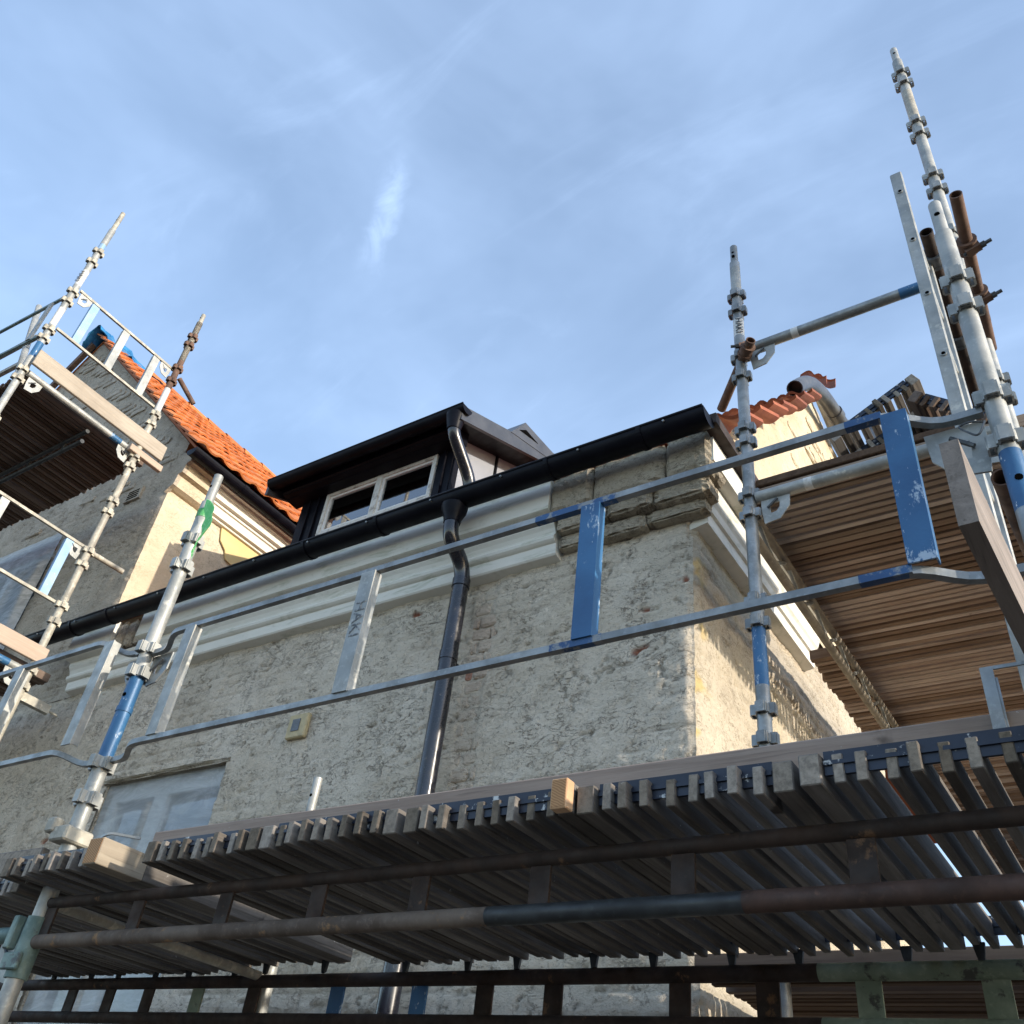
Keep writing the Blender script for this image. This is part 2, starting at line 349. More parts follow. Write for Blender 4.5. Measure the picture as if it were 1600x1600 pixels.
# ---------------------------------------------------------------- mesh building
def basis(d):
    d = Vector(d).normalized()
    u = Vector((0, 0, 1)) if abs(d.z) < .9 else Vector((0, 1, 0))
    s = d.cross(u).normalized()
    return d, s, s.cross(d).normalized()
class MB:
    def __init__(s): s.v = []; s.f = []; s.sm = []
    def add(s, vs_, fs, smooth=False):
        o = len(s.v); s.v += [tuple(p) for p in vs_]
        s.f += [tuple(i + o for i in q) for q in fs]; s.sm += [smooth] * len(fs); return s
    def box(s, a, b):
        x0, y0, z0 = a; x1, y1, z1 = b
        return s.add([(x0, y0, z0), (x1, y0, z0), (x1, y1, z0), (x0, y1, z0), (x0, y0, z1), (x1, y0, z1), (x1, y1, z1), (x0, y1, z1)],
                     [(3, 2, 1, 0), (4, 5, 6, 7), (0, 1, 5, 4), (1, 2, 6, 5), (2, 3, 7, 6), (3, 0, 4, 7)])
    def bbox(s, a, b, e):
        """box with chamfered long edges"""
        bm = bmesh.new(); bmesh.ops.create_cube(bm, size=1)
        c = [(a[i] + b[i]) / 2 for i in range(3)]; d = [b[i] - a[i] for i in range(3)]
        for q in bm.verts: q.co = Vector([c[i] + q.co[i] * d[i] for i in range(3)])
        bmesh.ops.bevel(bm, geom=bm.edges[:], offset=e, segments=1, affect='EDGES')
        bm.verts.index_update()
        s.add([q.co[:] for q in bm.verts], [[q.index for q in f.verts] for f in bm.faces]); bm.free(); return s
    def bar(s, a, b, w, h, up=None):
        a = Vector(a); b = Vector(b); d, sd, u = basis(b - a)
        if up is not None:
            u = Vector(up); sd = d.cross(u).normalized(); u = sd.cross(d).normalized()
        p = [q + sd * (i * w / 2) + u * (j * h / 2) for q in (a, b) for i, j in ((-1, -1), (1, -1), (1, 1), (-1, 1))]
        return s.add(p, [(0, 1, 2, 3), (7, 6, 5, 4), (0, 4, 5, 1), (1, 5, 6, 2), (2, 6, 7, 3), (3, 7, 4, 0)])
    def polybar(s, pts, w, h, up=(0, 0, 1)):
        pts = [Vector(p) for p in pts]; rings = []
        for i, p in enumerate(pts):
            d = (pts[min(i + 1, len(pts) - 1)] - pts[max(i - 1, 0)]).normalized()
            sd = d.cross(Vector(up)).normalized(); u = sd.cross(d).normalized()
            rings.append([p + sd * (a * w / 2) + u * (b * h / 2) for a, b in ((-1, -1), (1, -1), (1, 1), (-1, 1))])
        vv = [q for r in rings for q in r]; ff = [(0, 1, 2, 3), tuple(len(vv) - 1 - j for j in range(4))]
        for i in range(len(pts) - 1):
            o = i * 4
            ff += [(o + j, o + 4 + j, o + 4 + (j + 1) % 4, o + (j + 1) % 4) for j in range(4)]
        return s.add(vv, ff)
    def tube(s, a, b, r, n=16, r2=None, wall=0):
        return s.polytube([a, b], [r, r if r2 is None else r2], n, wall)
    def polytube(s, pts, r, n=16, wall=0):
        pts = [Vector(p) for p in pts]
        if isinstance(r, (int, float)): r = [r] * len(pts)
        d0, sd, u = basis(pts[1] - pts[0]); rings = []
        for i, p in enumerate(pts):
            d = (pts[min(i + 1, len(pts) - 1)] - pts[max(i - 1, 0)]).normalized()
            sd = (sd - d * sd.dot(d)).normalized(); u = sd.cross(d).normalized()
            rings.append([p + (sd * math.cos(t) + u * math.sin(t)) * r[i] for t in [2 * PI * j / n for j in range(n)]])
        m = len(pts); vv = [q for g in rings for q in g]
        ff = [(i * n + j, i * n + (j + 1) % n, (i + 1) * n + (j + 1) % n, (i + 1) * n + j) for i in range(m - 1) for j in range(n)]
        s.add(vv, ff, True)
        if wall:
            for g, p in ((rings[0], pts[0]), (rings[-1], pts[-1])):
                q = pts[1] if g is rings[0] else pts[-2]
                inn = (q - p).normalized() * min(.3, (q - p).length * .45)
                k_ = (1 - wall / r[0])
                s.add(g + [p + (x - p) * k_ for x in g] + [p + inn + (x - p) * k_ for x in g],
                      [(j, (j + 1) % n, n + (j + 1) % n, n + j) for j in range(n)] + [(n + j, n + (j + 1) % n, 2 * n + (j + 1) % n, 2 * n + j) for j in range(n)] + [tuple(2 * n + j for j in range(n))])
        else:
            s.add(rings[0], [tuple(range(n))]); s.add(rings[-1], [tuple(range(n - 1, -1, -1))])
        return s
    def prism(s, poly, a, b, axis):
        """polygon in the plane across axis, extruded from a to b along it; poly in the other two axes in order"""
        def pt(q, t):
            q = list(q); q.insert(axis, t); return tuple(q)
        n = len(poly)
        return s.add([pt(q, a) for q in poly] + [pt(q, b) for q in poly],
                     [tuple(range(n)), tuple(range(2 * n - 1, n - 1, -1))] + [(i, n + i, n + (i + 1) % n, (i + 1) % n) for i in range(n)])
    def strip(s, prof, a, b, axis, n=1):
        """open profile swept along axis (no caps)"""
        def pt(q, t):
            q = list(q); q.insert(axis, t); return tuple(q)
        m = len(prof); ts = [a + (b - a) * i / n for i in range(n + 1)]
        return s.add([pt(q, t) for t in ts for q in prof], [(i * m + j, i * m + j + 1, (i + 1) * m + j + 1, (i + 1) * m + j) for i in range(n) for j in range(m - 1)])
    def ringplate(s, outer, inner, t, axis):
        """plate with a hole: two loops of the same length (2-d), thickness (t0,t1) along axis"""
        n = len(outer)
        def pt(q, t_):
            q = list(q); q.insert(axis, t_); return tuple(q)
        vv = [pt(q, x) for x in t for L in (outer, inner) for q in L]
        ff = []
        for j in range(n):
            k_ = (j + 1) % n
            ff += [(j, k_, n + k_, n + j), (2 * n + j, 3 * n + j, 3 * n + k_, 2 * n + k_), (j, 2 * n + j, 2 * n + k_, k_), (n + j, n + k_, 3 * n + k_, 3 * n + j)]
        return s.add(vv, ff)
    def mesh(s, name, mat, off=(0, 0, 0)):
        me = bpy.data.meshes.new(name)
        o = Vector(off)
        me.from_pydata([Vector(p) - o for p in s.v], [], s.f)
        me.polygons.foreach_set('use_smooth', s.sm)
        bm = bmesh.new(); bm.from_mesh(me); bmesh.ops.recalc_face_normals(bm, faces=bm.faces); bm.to_mesh(me); bm.free()
        if any(s.sm): me.set_sharp_from_angle(angle=math.radians(40))
        me.materials.append(MATS[mat]); me.update(); return me
    def build(s, name, mat, parent=None, label=None):
        off = wloc(parent) if parent else Vector((0, 0, 0))
        o = link(name, s.mesh(name, mat, off), parent)
        if label: o['label'] = label
        return o
LOC = {}
def wloc(o):
    t = Vector((0, 0, 0))
    while o is not None: t += o.location; o = o.parent
    return t
def link(name, data, parent=None, loc=(0, 0, 0), rot=(0, 0, 0)):
    o = bpy.data.objects.new(name, data); col.objects.link(o)
    o.parent = parent; o.location = loc; o.rotation_euler = rot
    return o
def tag(o, label, cat, group=None):
    o['label'] = label; o['category'] = cat
    if group: o['group'] = group
    return o
def thing(name, label, cat, loc=(0, 0, 0), group=None):
    return tag(link(name, None, None, loc), label, cat, group)
def one(mb, name, mat, label, cat, group=None):
    """a thing that is a single mesh; its origin sits in its middle"""
    c = Vector([sum(p[i] for p in mb.v) / len(mb.v) for i in range(3)])
    return tag(link(name, mb.mesh(name, mat, c), None, c), label, cat, group)
def text_mesh(body, size, mat, parent, name, matrix):
    cu = bpy.data.curves.new('lettering_curve', 'FONT'); cu.body = body; cu.size = size; cu.extrude = .0006
    cu.align_x = 'CENTER'; cu.align_y = 'CENTER'
    t = bpy.data.objects.new('tmp', cu); col.objects.link(t)
    bpy.context.view_layer.update()
    me = bpy.data.meshes.new_from_object(t.evaluated_get(bpy.context.evaluated_depsgraph_get()))
    bpy.data.objects.remove(t); bpy.data.curves.remove(cu)
    off = wloc(parent)
    me.transform(Matrix.Translation(-off) @ matrix); me.materials.clear(); me.materials.append(MATS[mat])
    return link(name, me, parent)
def rough_box(a, b, seed, amp=.012, cuts=5, erode=.02):
    """weathered block: subdivided box with worn edges and an uneven skin"""
    bm = bmesh.new(); bmesh.ops.create_cube(bm, size=1)
    d = Vector([b[i] - a[i] for i in range(3)]); c = Vector([(a[i] + b[i]) / 2 for i in range(3)])
    bmesh.ops.subdivide_edges(bm, edges=bm.edges[:], cuts=cuts, use_grid_fill=True)
    bm.normal_update(); rs = np.random.RandomState(seed)
    for v in bm.verts:
        p = v.co.copy(); n_edge = sum(abs(abs(x) - .5) < 1e-4 for x in p)
        q = Vector([p[i] * d[i] for i in range(3)])
        if n_edge >= 2:
            k_ = erode * (.4 + rs.rand() * 1.2) * (1.35 if n_edge == 3 else 1)
            for i in range(3):
                if abs(abs(p[i]) - .5) < 1e-4: q[i] -= math.copysign(min(k_, d[i] * .4), p[i])
        nn = v.normal * (rs.rand() - .6) * amp
        v.co = c + q + nn
    bm.verts.index_update()
    m = MB(); m.add([v.co[:] for v in bm.verts], [[v.index for v in f.verts] for f in bm.faces]); bm.free()
    return m
def grid_wall(name, mat, parent, P, us, vs_, keep=None, attrs=None):
    """P(U,V)->(N,3) positions on a fine grid; keep(U,V) of cell centres"""
    U, V = np.meshgrid(us, vs_); nu, nv = len(us), len(vs_)
    pts = P(U.ravel(), V.ravel())
    idx = np.arange(nu * nv).reshape(nv, nu)
    q = np.stack([idx[:-1, :-1], idx[:-1, 1:], idx[1:, 1:], idx[1:, :-1]], -1).reshape(-1, 4)
    if keep is not None:
        cu, cv = np.meshgrid((us[:-1] + us[1:]) / 2, (vs_[:-1] + vs_[1:]) / 2)
        q = q[keep(cu.ravel(), cv.ravel())]
    used = np.unique(q); remap = -np.ones(nu * nv, int); remap[used] = np.arange(len(used))
    pts = pts[used] - np.array(wloc(parent)); q = remap[q]
    me = bpy.data.meshes.new(name)
    me.vertices.add(len(pts)); me.vertices.foreach_set('co', pts.astype(np.float32).ravel())
    me.loops.add(q.size); me.loops.foreach_set('vertex_index', q.astype(np.int32).ravel())
    me.polygons.add(len(q)); me.polygons.foreach_set('loop_start', np.arange(0, q.size, 4, dtype=np.int32))
    me.polygons.foreach_set('loop_total', np.full(len(q), 4, dtype=np.int32))
    me.update(); me.validate()
    me.polygons.foreach_set('use_smooth', np.ones(len(me.polygons), bool))
    if attrs:
        for k_, fn in attrs.items():
            a = me.attributes.new(k_, 'FLOAT', 'POINT'); a.data.foreach_set('value', fn(U.ravel()[used], V.ravel()[used]).astype(np.float32))
    me.materials.append(MATS[mat])
    return link(name, me, parent)
def plaster_disp(u, v, s, lump=.012, fine=.006, course=.004, pits=1.0, bh=.078, bw=.26, rough=1.0):
    d = lump * (fbm(u * 2.6, v * 2.6, s) - .5) * 2 + fine * (fbm(u * 11, v * 13, s + 3, 3) - .5) * 2
    d = d + rough * .0030 * (vnoise(u * 55, v * 60, s + 40) - .5) * 2 + rough * .006 * (fbm(u * 22, v * 34, s + 44, 2) - .5) * 2
    m = sstep(.42, .66, fbm(u * 1.6, v * 1.6, s + 7))
    wv = v + .010 * (vnoise(u * 6, v * 2, s + 9) - .5)
    row = np.floor(wv / bh); fr = np.abs(wv / bh - row - .5) * 2
    fu = np.abs(((u + row % 2 * bw / 2) / bw) % 1 - .5) * 2
    j = np.maximum(sstep(.70, .98, fr), sstep(.92, .99, fu))
    d = d - course * j * (.15 + 1.2 * m) - .0015 * (_T[(row.astype(int)) & 255, (np.floor((u + row % 2 * bw / 2) / bw).astype(int)) & 255] - .5) * m * 4
    return d - .022 * pits * pit_mask(u, v, s)
def joint_mask(u, v, s, bh=.078, bw=.26):
    wv = v + .010 * (vnoise(u * 6, v * 2, s + 9) - .5); row = np.floor(wv / bh)
    j = np.maximum(sstep(.80, .99, np.abs(wv / bh - row - .5) * 2), sstep(.94, .99, np.abs(((u + row % 2 * bw / 2) / bw) % 1 - .5) * 2))
    return j * sstep(.46, .64, fbm(u * 1.6, v * 1.6, s + 7)) * sstep(.35, .6, fbm(u * 9, v * 12, s + 66, 3))
def pit_mask(u, v, s):
    w1 = fbm(u * 4 + 3, v * 4, s + 50) * 1.6
    a = 1 - np.abs(fbm(u * 4 + w1, v * 13 + w1, s + 21, 4) - .5) * 2
    crack = sstep(.972, .992, a) * sstep(.40, .60, fbm(u * 2.6, v * 3.5, s + 51))
    return crack * .6 + sstep(.80, .90, fbm(u * 9, v * 24, s + 33, 3)) * .8

# ---------------------------------------------------------------- the ground
YW, XC = 3.28, -1.428            # front wall plane and right-hand corner of the house
GZ = -1.6
g = link('ground', MB().add([(-400, -400, GZ), (400, -400, GZ), (400, 400, GZ), (-400, 400, GZ)], [(0, 1, 2, 3)]).mesh('ground', 'ground_mat'))
g['kind'] = 'structure'

# ---------------------------------------------------------------- the rendered house under the dormer
house = thing('house', 'grey rough-rendered house with white moulded cornice, black gutter and dormer', 'house', (-4, 5, GZ))
WX0, WX1, WZ1 = -5.58, -4.42, 1.95           # window opening in the front wall (runs down out of sight)
def corner_chip(v): return .006 + .035 * sstep(.5, .8, fbm(v * 5, v * 0 + 3.3, 60)) + .012 * vnoise(v * 34, v * 0, 61)
BX0, BX1 = -2.715, -2.565                    # the strip beside the downpipe where bare brick shows
def strip_mask(u, v):
    e = .03 * (fbm(u * 0 + 1.3, v * 5, 70) - .5) * 2
    return sstep(.0, .02, u - BX0 - e) * sstep(.0, .02, BX1 + e - u)
CHIPS = [(-1.676, 2.343, .016), (-1.704, 2.124, .018), (-2.59, 2.41, .013), (-3.119, 2.66, .012),
         (-1.48, 2.46, .012), (-6.05, 1.62, .010), (-2.62, 1.95, .014)]
def chip_mask(u, v):
    t = np.zeros_like(u)
    for x, z_, r in CHIPS:
        d = np.hypot((u - x) * .45, v - z_) + .026 * (fbm(u * 24, v * 30, 80) - .5) * 2
        t = np.maximum(t, sstep(r, r * .6, d))
    return t
def front_P(u, v):
    d = plaster_disp(u, v, 1, .012, .004, .006, rough=.45)
    w = sstep(XC - .05, XC, u)
    d = d * (1 - w) - .010 * strip_mask(u, v) - .016 * chip_mask(u, v)
    c_ = corner_chip(v) * w
    return np.stack([u - c_, YW - d + c_, v], -1)
def keep_front(u, v): return ~((u > WX0) & (u < WX1) & (v < WZ1))
grid_wall('front_wall', 'plaster_grey', house, front_P, np.concatenate([np.linspace(-6.45, WX0, 70)[:-1], np.linspace(WX0, WX1, 60)[:-1], np.linspace(WX1, XC, 260)]), np.concatenate([np.linspace(.2, WZ1, 150)[:-1], np.linspace(WZ1, 2.80, 72)]), keep_front,
          {'chip': lambda u, v: chip_mask(u, v), 'pit': lambda u, v: np.clip(pit_mask(u, v, 1) * .8 + joint_mask(u, v, 1) * .55, 0, 1)})
MB().add([(-6.45, YW, GZ), (WX0, YW, GZ), (WX0, YW, .2), (-6.45, YW, .2), (WX1, YW, GZ), (XC, YW, GZ), (XC, YW, .2), (WX1, YW, .2), (WX0, YW, GZ), (WX1, YW, GZ), (WX1, YW, -.3), (WX0, YW, -.3)],
         [(0, 1, 2, 3), (4, 5, 6, 7), (8, 9, 10, 11)]).build('lower_wall', 'plaster_grey', house)
def side_P(u, v):
    d = plaster_disp(u, v, 5, .010, .004, .006, 1.0, rough=.35)
    w = 1 - sstep(YW, YW + .05, u)
    c_ = corner_chip(v) * w
    return np.stack([XC + d * (1 - w) - c_, u + c_, v], -1)
grid_wall('side_wall', 'plaster_side', house, side_P, np.linspace(YW, 6.6, 250), np.linspace(.2, 3.2, 220), None,
          {'chip': lambda u, v: sstep(.60, .72, fbm(u * 7, v * 9, 90)) * (1 - sstep(YW + .04, YW + .20, u)) * .8, 'pit': lambda u, v: np.clip(pit_mask(u, v, 5) * .6 + joint_mask(u, v, 5) * .4, 0, 1)})
# gable above the side cornice, roof line 46 degrees
ROOF = lambda y: 3.589 + 1.039 * (y - 3.457)
GTOP = lambda y: np.where(y < 5.72, ROOF(y) - .06, ROOF(5.72) - .06 - .33 * (y - 5.72))
def gable_P(u, v):
    zt = GTOP(u); zz = 3.10 + (zt - 3.10) * v
    d = plaster_disp(u, zz, 12, .006, .002, .007, .1, rough=.3)
    return np.stack([XC + .035 + d, u, zz], -1)
grid_wall('gable_wall', 'plaster_cream', house, gable_P, np.linspace(3.30, 6.6, 170), np.linspace(0, 1, 130))
m = MB()
rs = np.random.RandomState(3)
for i in range(46):
    yb = 4.75 + rs.rand() * 1.1; row = int(rs.rand() * 16); zb = 4.35 + row * .082 + 0
    if zb > float(GTOP(np.array(yb))) - .18 or zb < 4.4 - (yb - 4.75): continue
    yb = round((yb + (row % 2) * .13) / .26) * .26 + (row % 2) * .13
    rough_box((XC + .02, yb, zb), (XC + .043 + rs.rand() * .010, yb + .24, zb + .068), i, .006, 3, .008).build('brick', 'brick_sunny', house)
# verge tiles over the gable
def tile_mesh(name, mat, w=.235, L=.40, t=.014, n=8, amp=.028, lift0=.034):
    m_ = MB(); pts = []
    prof = [(x, amp * math.sin((x / w) * 2 * PI - .6) * (1.0 if x < w * .55 else .55)) for x in [w * i / n * 1.12 for i in range(n + 1)]]
    for yy, lift in ((0, lift0), (L, 0)):
        pts.append([(x, yy, z_ + lift) for x, z_ in prof]); pts.append([(x, yy, z_ + lift - t) for x, z_ in prof])
    k_ = n + 1; vv = [q for r in pts for q in r]
    ff = []
    for j in range(n):
        ff += [(j, j + 1, 2 * k_ + j + 1, 2 * k_ + j), (k_ + j, 3 * k_ + j, 3 * k_ + j + 1, k_ + j + 1), (j, k_ + j, k_ + j + 1, j + 1), (2 * k_ + j, 2 * k_ + j + 1, 3 * k_ + j + 1, 3 * k_ + j)]
    ff += [(0, 2 * k_, 3 * k_, k_), (n, k_ + n, 3 * k_ + n, 2 * k_ + n)]
    return m_.add(vv, ff, True).mesh(name, mat)
t_red = tile_mesh('tile', 'tile_red', .20, .33, .020, 10, .030, .045)
PITCH = math.atan(1.039)
base = wloc(house)
for r_ in range(7):
    y0 = 3.36 + r_ * .245
    for c_ in range(3):
        p = Vector((-1.375 - c_ * .23 + random.uniform(-.012, .012), y0 + random.uniform(-.012, .012), ROOF(y0) - .06 + random.uniform(-.006, .012)))
        link('tile', t_red, house, p - base, (PITCH - .10 + random.uniform(-.045, .045), random.uniform(-.07, .07), random.uniform(-.05, .05)))
MB().prism([(3.13, ROOF(3.13) - .02), (5.74, ROOF(5.74) - .05), (8.9, 3.2), (8.9, 3.1), (5.74, ROOF(5.74) - .14), (3.13, 3.21)], -6.45, -1.45, 0).build('roof', 'tile_red', house)
for i in range(2):
    link('ridge_tile', t_red, house, Vector((-1.50 + .02 * i, 5.86 + .26 * i, 6.28 + .2 * i)) - base, (.75, .25, .4))

# white moulded cornice, left part of the front
prof = [(3.30, 3.20), (3.10, 3.20), (3.10, 2.992), (3.112, 2.986), (3.165, 2.980), (3.165, 2.955), (3.172, 2.940), (3.186, 2.922), (3.196, 2.900), (3.198, 2.885), (3.186, 2.880), (3.180, 2.868),
        (3.184, 2.852), (3.196, 2.842), (3.21, 2.836), (3.214, 2.775), (3.222, 2.766), (3.30, 2.752)]
XB = -2.18                                # the new plaster breaks off here
co = MB().prism(prof, -6.52, -5.98, 0).build('cornice', 'moulding_white', house)
MB().prism(prof, -5.66, XB, 0).build('cornice', 'moulding_white', house)
MB().prism([q for q in prof if q[1] < 2.97] + [(3.30, 2.97)][:0], -5.98, -5.66, 0).build('cornice', 'moulding_white', house)
for i, (a, b) in enumerate(((-5.98, -5.87), (-5.865, -5.77), (-5.765, -5.66))):
    rough_box((a, 3.125 + .01 * i, 2.975), (b, 3.31, 3.20), 40 + i, .006, 4, .01).build('brick', 'brick_washed', house)
# the old cornice of plastered blocks, right part
sd = 100
def crow(x0, x1, cuts, y0, z0, z1, dz=0):
    global sd
    xs = [x0] + cuts + [x1]
    for a, b in zip(xs[:-1], xs[1:]):
        sd += 1
        j = random.uniform(-.008, .008)
        rough_box((a + .003, y0 + j, z0 + dz * random.uniform(-1, 1)), (b - .003, 3.31, z1), sd, .006, 8, .011).build('cornice_block', 'cornice_old', house)
crow(XB, -1.255, [-1.92, -1.505], 3.105, 2.955, 3.20, .006)
crow(XB + .02, -1.30, [-1.86, -1.60], 3.165, 2.868, 2.962, .006)
crow(XB + .01, -1.34, [-1.95, -1.66], 3.215, 2.792, 2.872, .008)
# side cornice, white, ending before the brackets
sprof = [(-1.46, 3.14), (-1.25, 3.14), (-1.25, 2.99), (-1.315, 2.985), (-1.315, 2.945), (-1.33, 2.90), (-1.345, 2.885), (-1.335, 2.868), (-1.345, 2.835), (-1.36, 2.83), (-1.365, 2.77), (-1.46, 2.752)]
MB().prism(sprof[:3] + [(-1.30, 2.987), (-1.46, 2.987)], 3.118, 4.86, 1).build('cornice', 'moulding_white', house)
MB().prism([(-1.46, 2.986)] + sprof[3:], 3.30, 4.86, 1).build('cornice', 'moulding_white', house)
MB().box((-1.262, 3.03, 3.143), (-1.195, 4.9, 3.205)).box((-1.30, 3.03, 3.2), (-1.255, 4.9, 3.235)).build('verge_flashing', 'rust_dark', house)

# bare bricks in the strip beside the downpipe
zb = 1.30
i = 0
while zb < 2.72:
    cut = BX0 + (.045 if (i // 2) % 2 else .112) + random.uniform(-.008, .008)
    for a, b in ((BX0 - .004, cut - .004), (cut + .004, BX1 + .006)):
        rough_box((a, YW + .0035 + random.uniform(-.002, .004), zb), (b, YW + .05, zb + .069), 300 + i, .003, 4, .004).build('brick', 'brick_red' if i == 22 else 'brick_washed', house)
        i += 1
    zb += .078

# gutter along the front eave
def half_pipe(cy, cz, r, t=.006, n=14):
    o = [(cy - r * math.cos(PI * j / n), cz - r * math.sin(PI * j / n)) for j in range(n + 1)]
    q = [(cy - (r - t) * math.cos(PI * j / n), cz - (r - t) * math.sin(PI * j / n)) for j in range(n + 1)]
    return o + q[::-1]
GY, GZC, GR = 2.985, 3.160, .070
gut = MB().prism(half_pipe(GY, GZC, GR), -6.92, -1.218, 0)
gut.tube((-6.92, GY - GR + .002, GZC + .004), (-1.218, GY - GR + .002, GZC + .004), .009, 8)
gut.prism([(GY - GR * math.cos(PI * j / 12), GZC - GR * math.sin(PI * j / 12)) for j in range(13)], -1.222, -1.212, 0)
gut.prism([(GY - GR * math.cos(PI * j / 12), GZC - GR * math.sin(PI * j / 12)) for j in range(13)], -6.926, -6.916, 0)
gut = gut.build('gutter', 'anthracite', house)
for x in (-6.30, -5.86, -3.87, -3.28, -2.10, -1.56):
    MB().prism(half_pipe(GY, GZC, GR + .006, .008), x - .012, x + .012, 0).build('gutter_joint', 'anthracite', gut)
for i in range(12):
    x = -6.7 + i * .48
    MB().tube((x, GY - GR - .008, GZC - .018), (x, GY - GR, GZC - .018), .006, 8).build('rivet', 'galvanised', gut)
MB().box((-6.9, 3.072, 3.19), (-1.24, 3.097, 3.25)).build('eaves_board', 'anthracite', house)

# downpipe
def bend(pts, r=.05, n=5):
    """rounded polyline"""
    pts = [Vector(p) for p in pts]; out = [pts[0]]
    for a, b, c_ in zip(pts[:-2], pts[1:-1], pts[2:]):
        l = min(r, (b - a).length * .48, (c_ - b).length * .48)
        p0 = b + (a - b).normalized() * l; p1 = b + (c_ - b).normalized() * l
        out += [p0.lerp(b, t).lerp(b.lerp(p1, t), t) for t in [j / n for j in range(n + 1)]]
    return out + [pts[-1]]
PX, PY = -2.733, 3.150
dp = MB().polytube(bend([(PX, GY, 3.03), (PX, GY, 2.90), (PX, PY, 2.79), (PX, PY, 2.6)], .10), .044, 20)
dp.tube((PX, PY, 2.62), (PX, PY, -1.5), .046, 24)
dp = dp.build('downpipe', 'pipe_black', house)
MB().polytube([(PX, GY, 3.10), (PX, GY, 3.07), (PX, GY, 3.02), (PX, GY, 2.985)], [.076, .072, .052, .047], 20).build('outlet', 'anthracite', dp)
for z_ in (2.66, 2.21, .35):
    MB().tube((PX, PY, z_), (PX, PY, z_ + .05), .0495, 24).build('pipe_collar', 'pipe_black', dp)
MB().tube((PX, PY, 2.225), (PX, PY + .13, 2.225), .008, 8).build('pipe_bracket', 'anthracite', dp)

# front window behind plastic film
win = MB()
f = .07
win.box((WX0 + .005, YW + .07, -.25), (WX0 + .005 + f, YW + .13, WZ1 - .005)).box((WX1 - .005 - f, YW + .07, -.25), (WX1 - .005, YW + .13, WZ1 - .005))
win.box((WX0 + .075, YW + .071, WZ1 - .105), (WX1 - .075, YW + .129, WZ1 - .006)).box((-5.115, YW + .072, -.25), (-4.985, YW + .128, WZ1 - .105))
win = win.build('window', 'window_white', house)
MB().box((WX0 + .075, YW + .1, -.25), (-5.115, YW + .106, WZ1 - .105)).build('pane', 'glass', win)
MB().box((-4.985, YW + .1, -.25), (WX1 - .075, YW + .106, WZ1 - .105)).build('pane', 'glass', win)
def film(name, x0, x1, z0, z1, y, parent, sag=.02, s=0):
    us = np.linspace(x0, x1, 40); vv = np.linspace(z0, z1, 50)
    def P(u, v):
        e = np.minimum(np.minimum(u - x0, x1 - u), np.minimum(v - z0, z1 - v)); e = sstep(0, .15, e)
        fold = .010 * np.sin((u * 9 + v * 16) + 5 * fbm(u * 2, v * 2, s)) * fbm(u * 3, v * 1.2, s + 1)
        return np.stack([u, y - e * (sag * fbm(u * 2, v * 2, s + 2) + fold), v], -1)
    return grid_wall(name, 'plastic_film', parent, P, us, vv)
film('plastic_sheet', WX0 - .01, WX1 + .02, -.25, WZ1 + .012, YW + .028, win, .025)
m = MB()   # reveals of the opening
m.box((WX0 - .03, YW + .012, -.3), (WX0 + .004, YW + .32, WZ1 + .03)).box((WX1 - .004, YW + .012, -.3), (WX1 + .03, YW + .32, WZ1 + .03)).box((WX0 + .004, YW + .012, WZ1 - .004), (WX1 - .004, YW + .32, WZ1 + .03))
m.build('window_reveal', 'cornice_old', house)
MB().box((WX0 - .02, YW + .33, -.3), (WX1 + .02, YW + .36, WZ1 + .05)).build('curtain', 'curtain', win)
m = rough_box((WX0 - .03, YW - .012, WZ1 - .004), (WX1 + .03, YW + .02, WZ1 + .026), 55, .01, 12, .006).build('lintel_edge', 'cornice_old', house)
# the back of the wall, so no light leaks through the house
MB().box((-6.44, YW + .5, GZ), (-1.52, YW + .54, 3.0)).build('inner_wall', 'room', house)

# small cover plate on the wall
cp = MB().bbox((-3.935, YW - .032, 2.005), (-3.785, YW + .0, 2.152), .006).build('cover_plate', 'cover_plate', house)
MB().box((-3.895, YW - .036, 2.045), (-3.835, YW - .0325, 2.118)).build('cover_glass', 'steel_dark', cp)

# ---------------------------------------------------------------- dormer (a part of the house, pieces below it)
DY, DG = 3.806, 3.567
DX0, DX1 = -5.2, -3.598
DR = lambda y: 4.645 + .41 * (y - 3.544)
dm = MB()
dm.box((DX0, DY, 3.848), (-4.919, DY + .05, 4.638)).box((-3.744, DY, 3.848), (DX1, DY + .05, 4.638))
dm.box((-4.919, DY + .002, 3.848), (-3.744, DY + .05, 4.134)).box((-4.919, DY + .002, 4.566), (-3.744, DY + .05, 4.638))
dm.prism([(DY + .05, 3.9), (DY + .05, 4.68), (5.096, 5.252), (5.096, 5.2)], DX0, DX0 + .04, 0)
dm = dm.build('dormer', 'anthracite', house)
for x in (-5.096, -4.992, -3.671):
    MB().box((x - .008, DY - .018, 3.869), (x + .008, DY, 4.597)).build('standing_seam', 'anthracite', dm)
MB().prism([(DY + .02, 3.931), (DY + .02, DR(DY) - .05), (5.096, DR(5.096) - .05), (5.096, 5.2)], DX1 - .03, DX1 + .002, 0).build('cheek', 'cheek_board', dm)
MB().prism([(4.30, 4.30), (4.30, 4.92), (4.32, 4.93), (4.32, 4.31)], DX1 + .002, DX1 + .02, 0).build('standing_seam', 'anthracite', dm)
MB().prism([(DY + .005, 3.931), (DY + .005, 4.649), (DY + .06, 4.67), (DY + .06, 3.952)], DX1 + .003, DX1 + .02, 0).build('corner_trim', 'anthracite', dm)
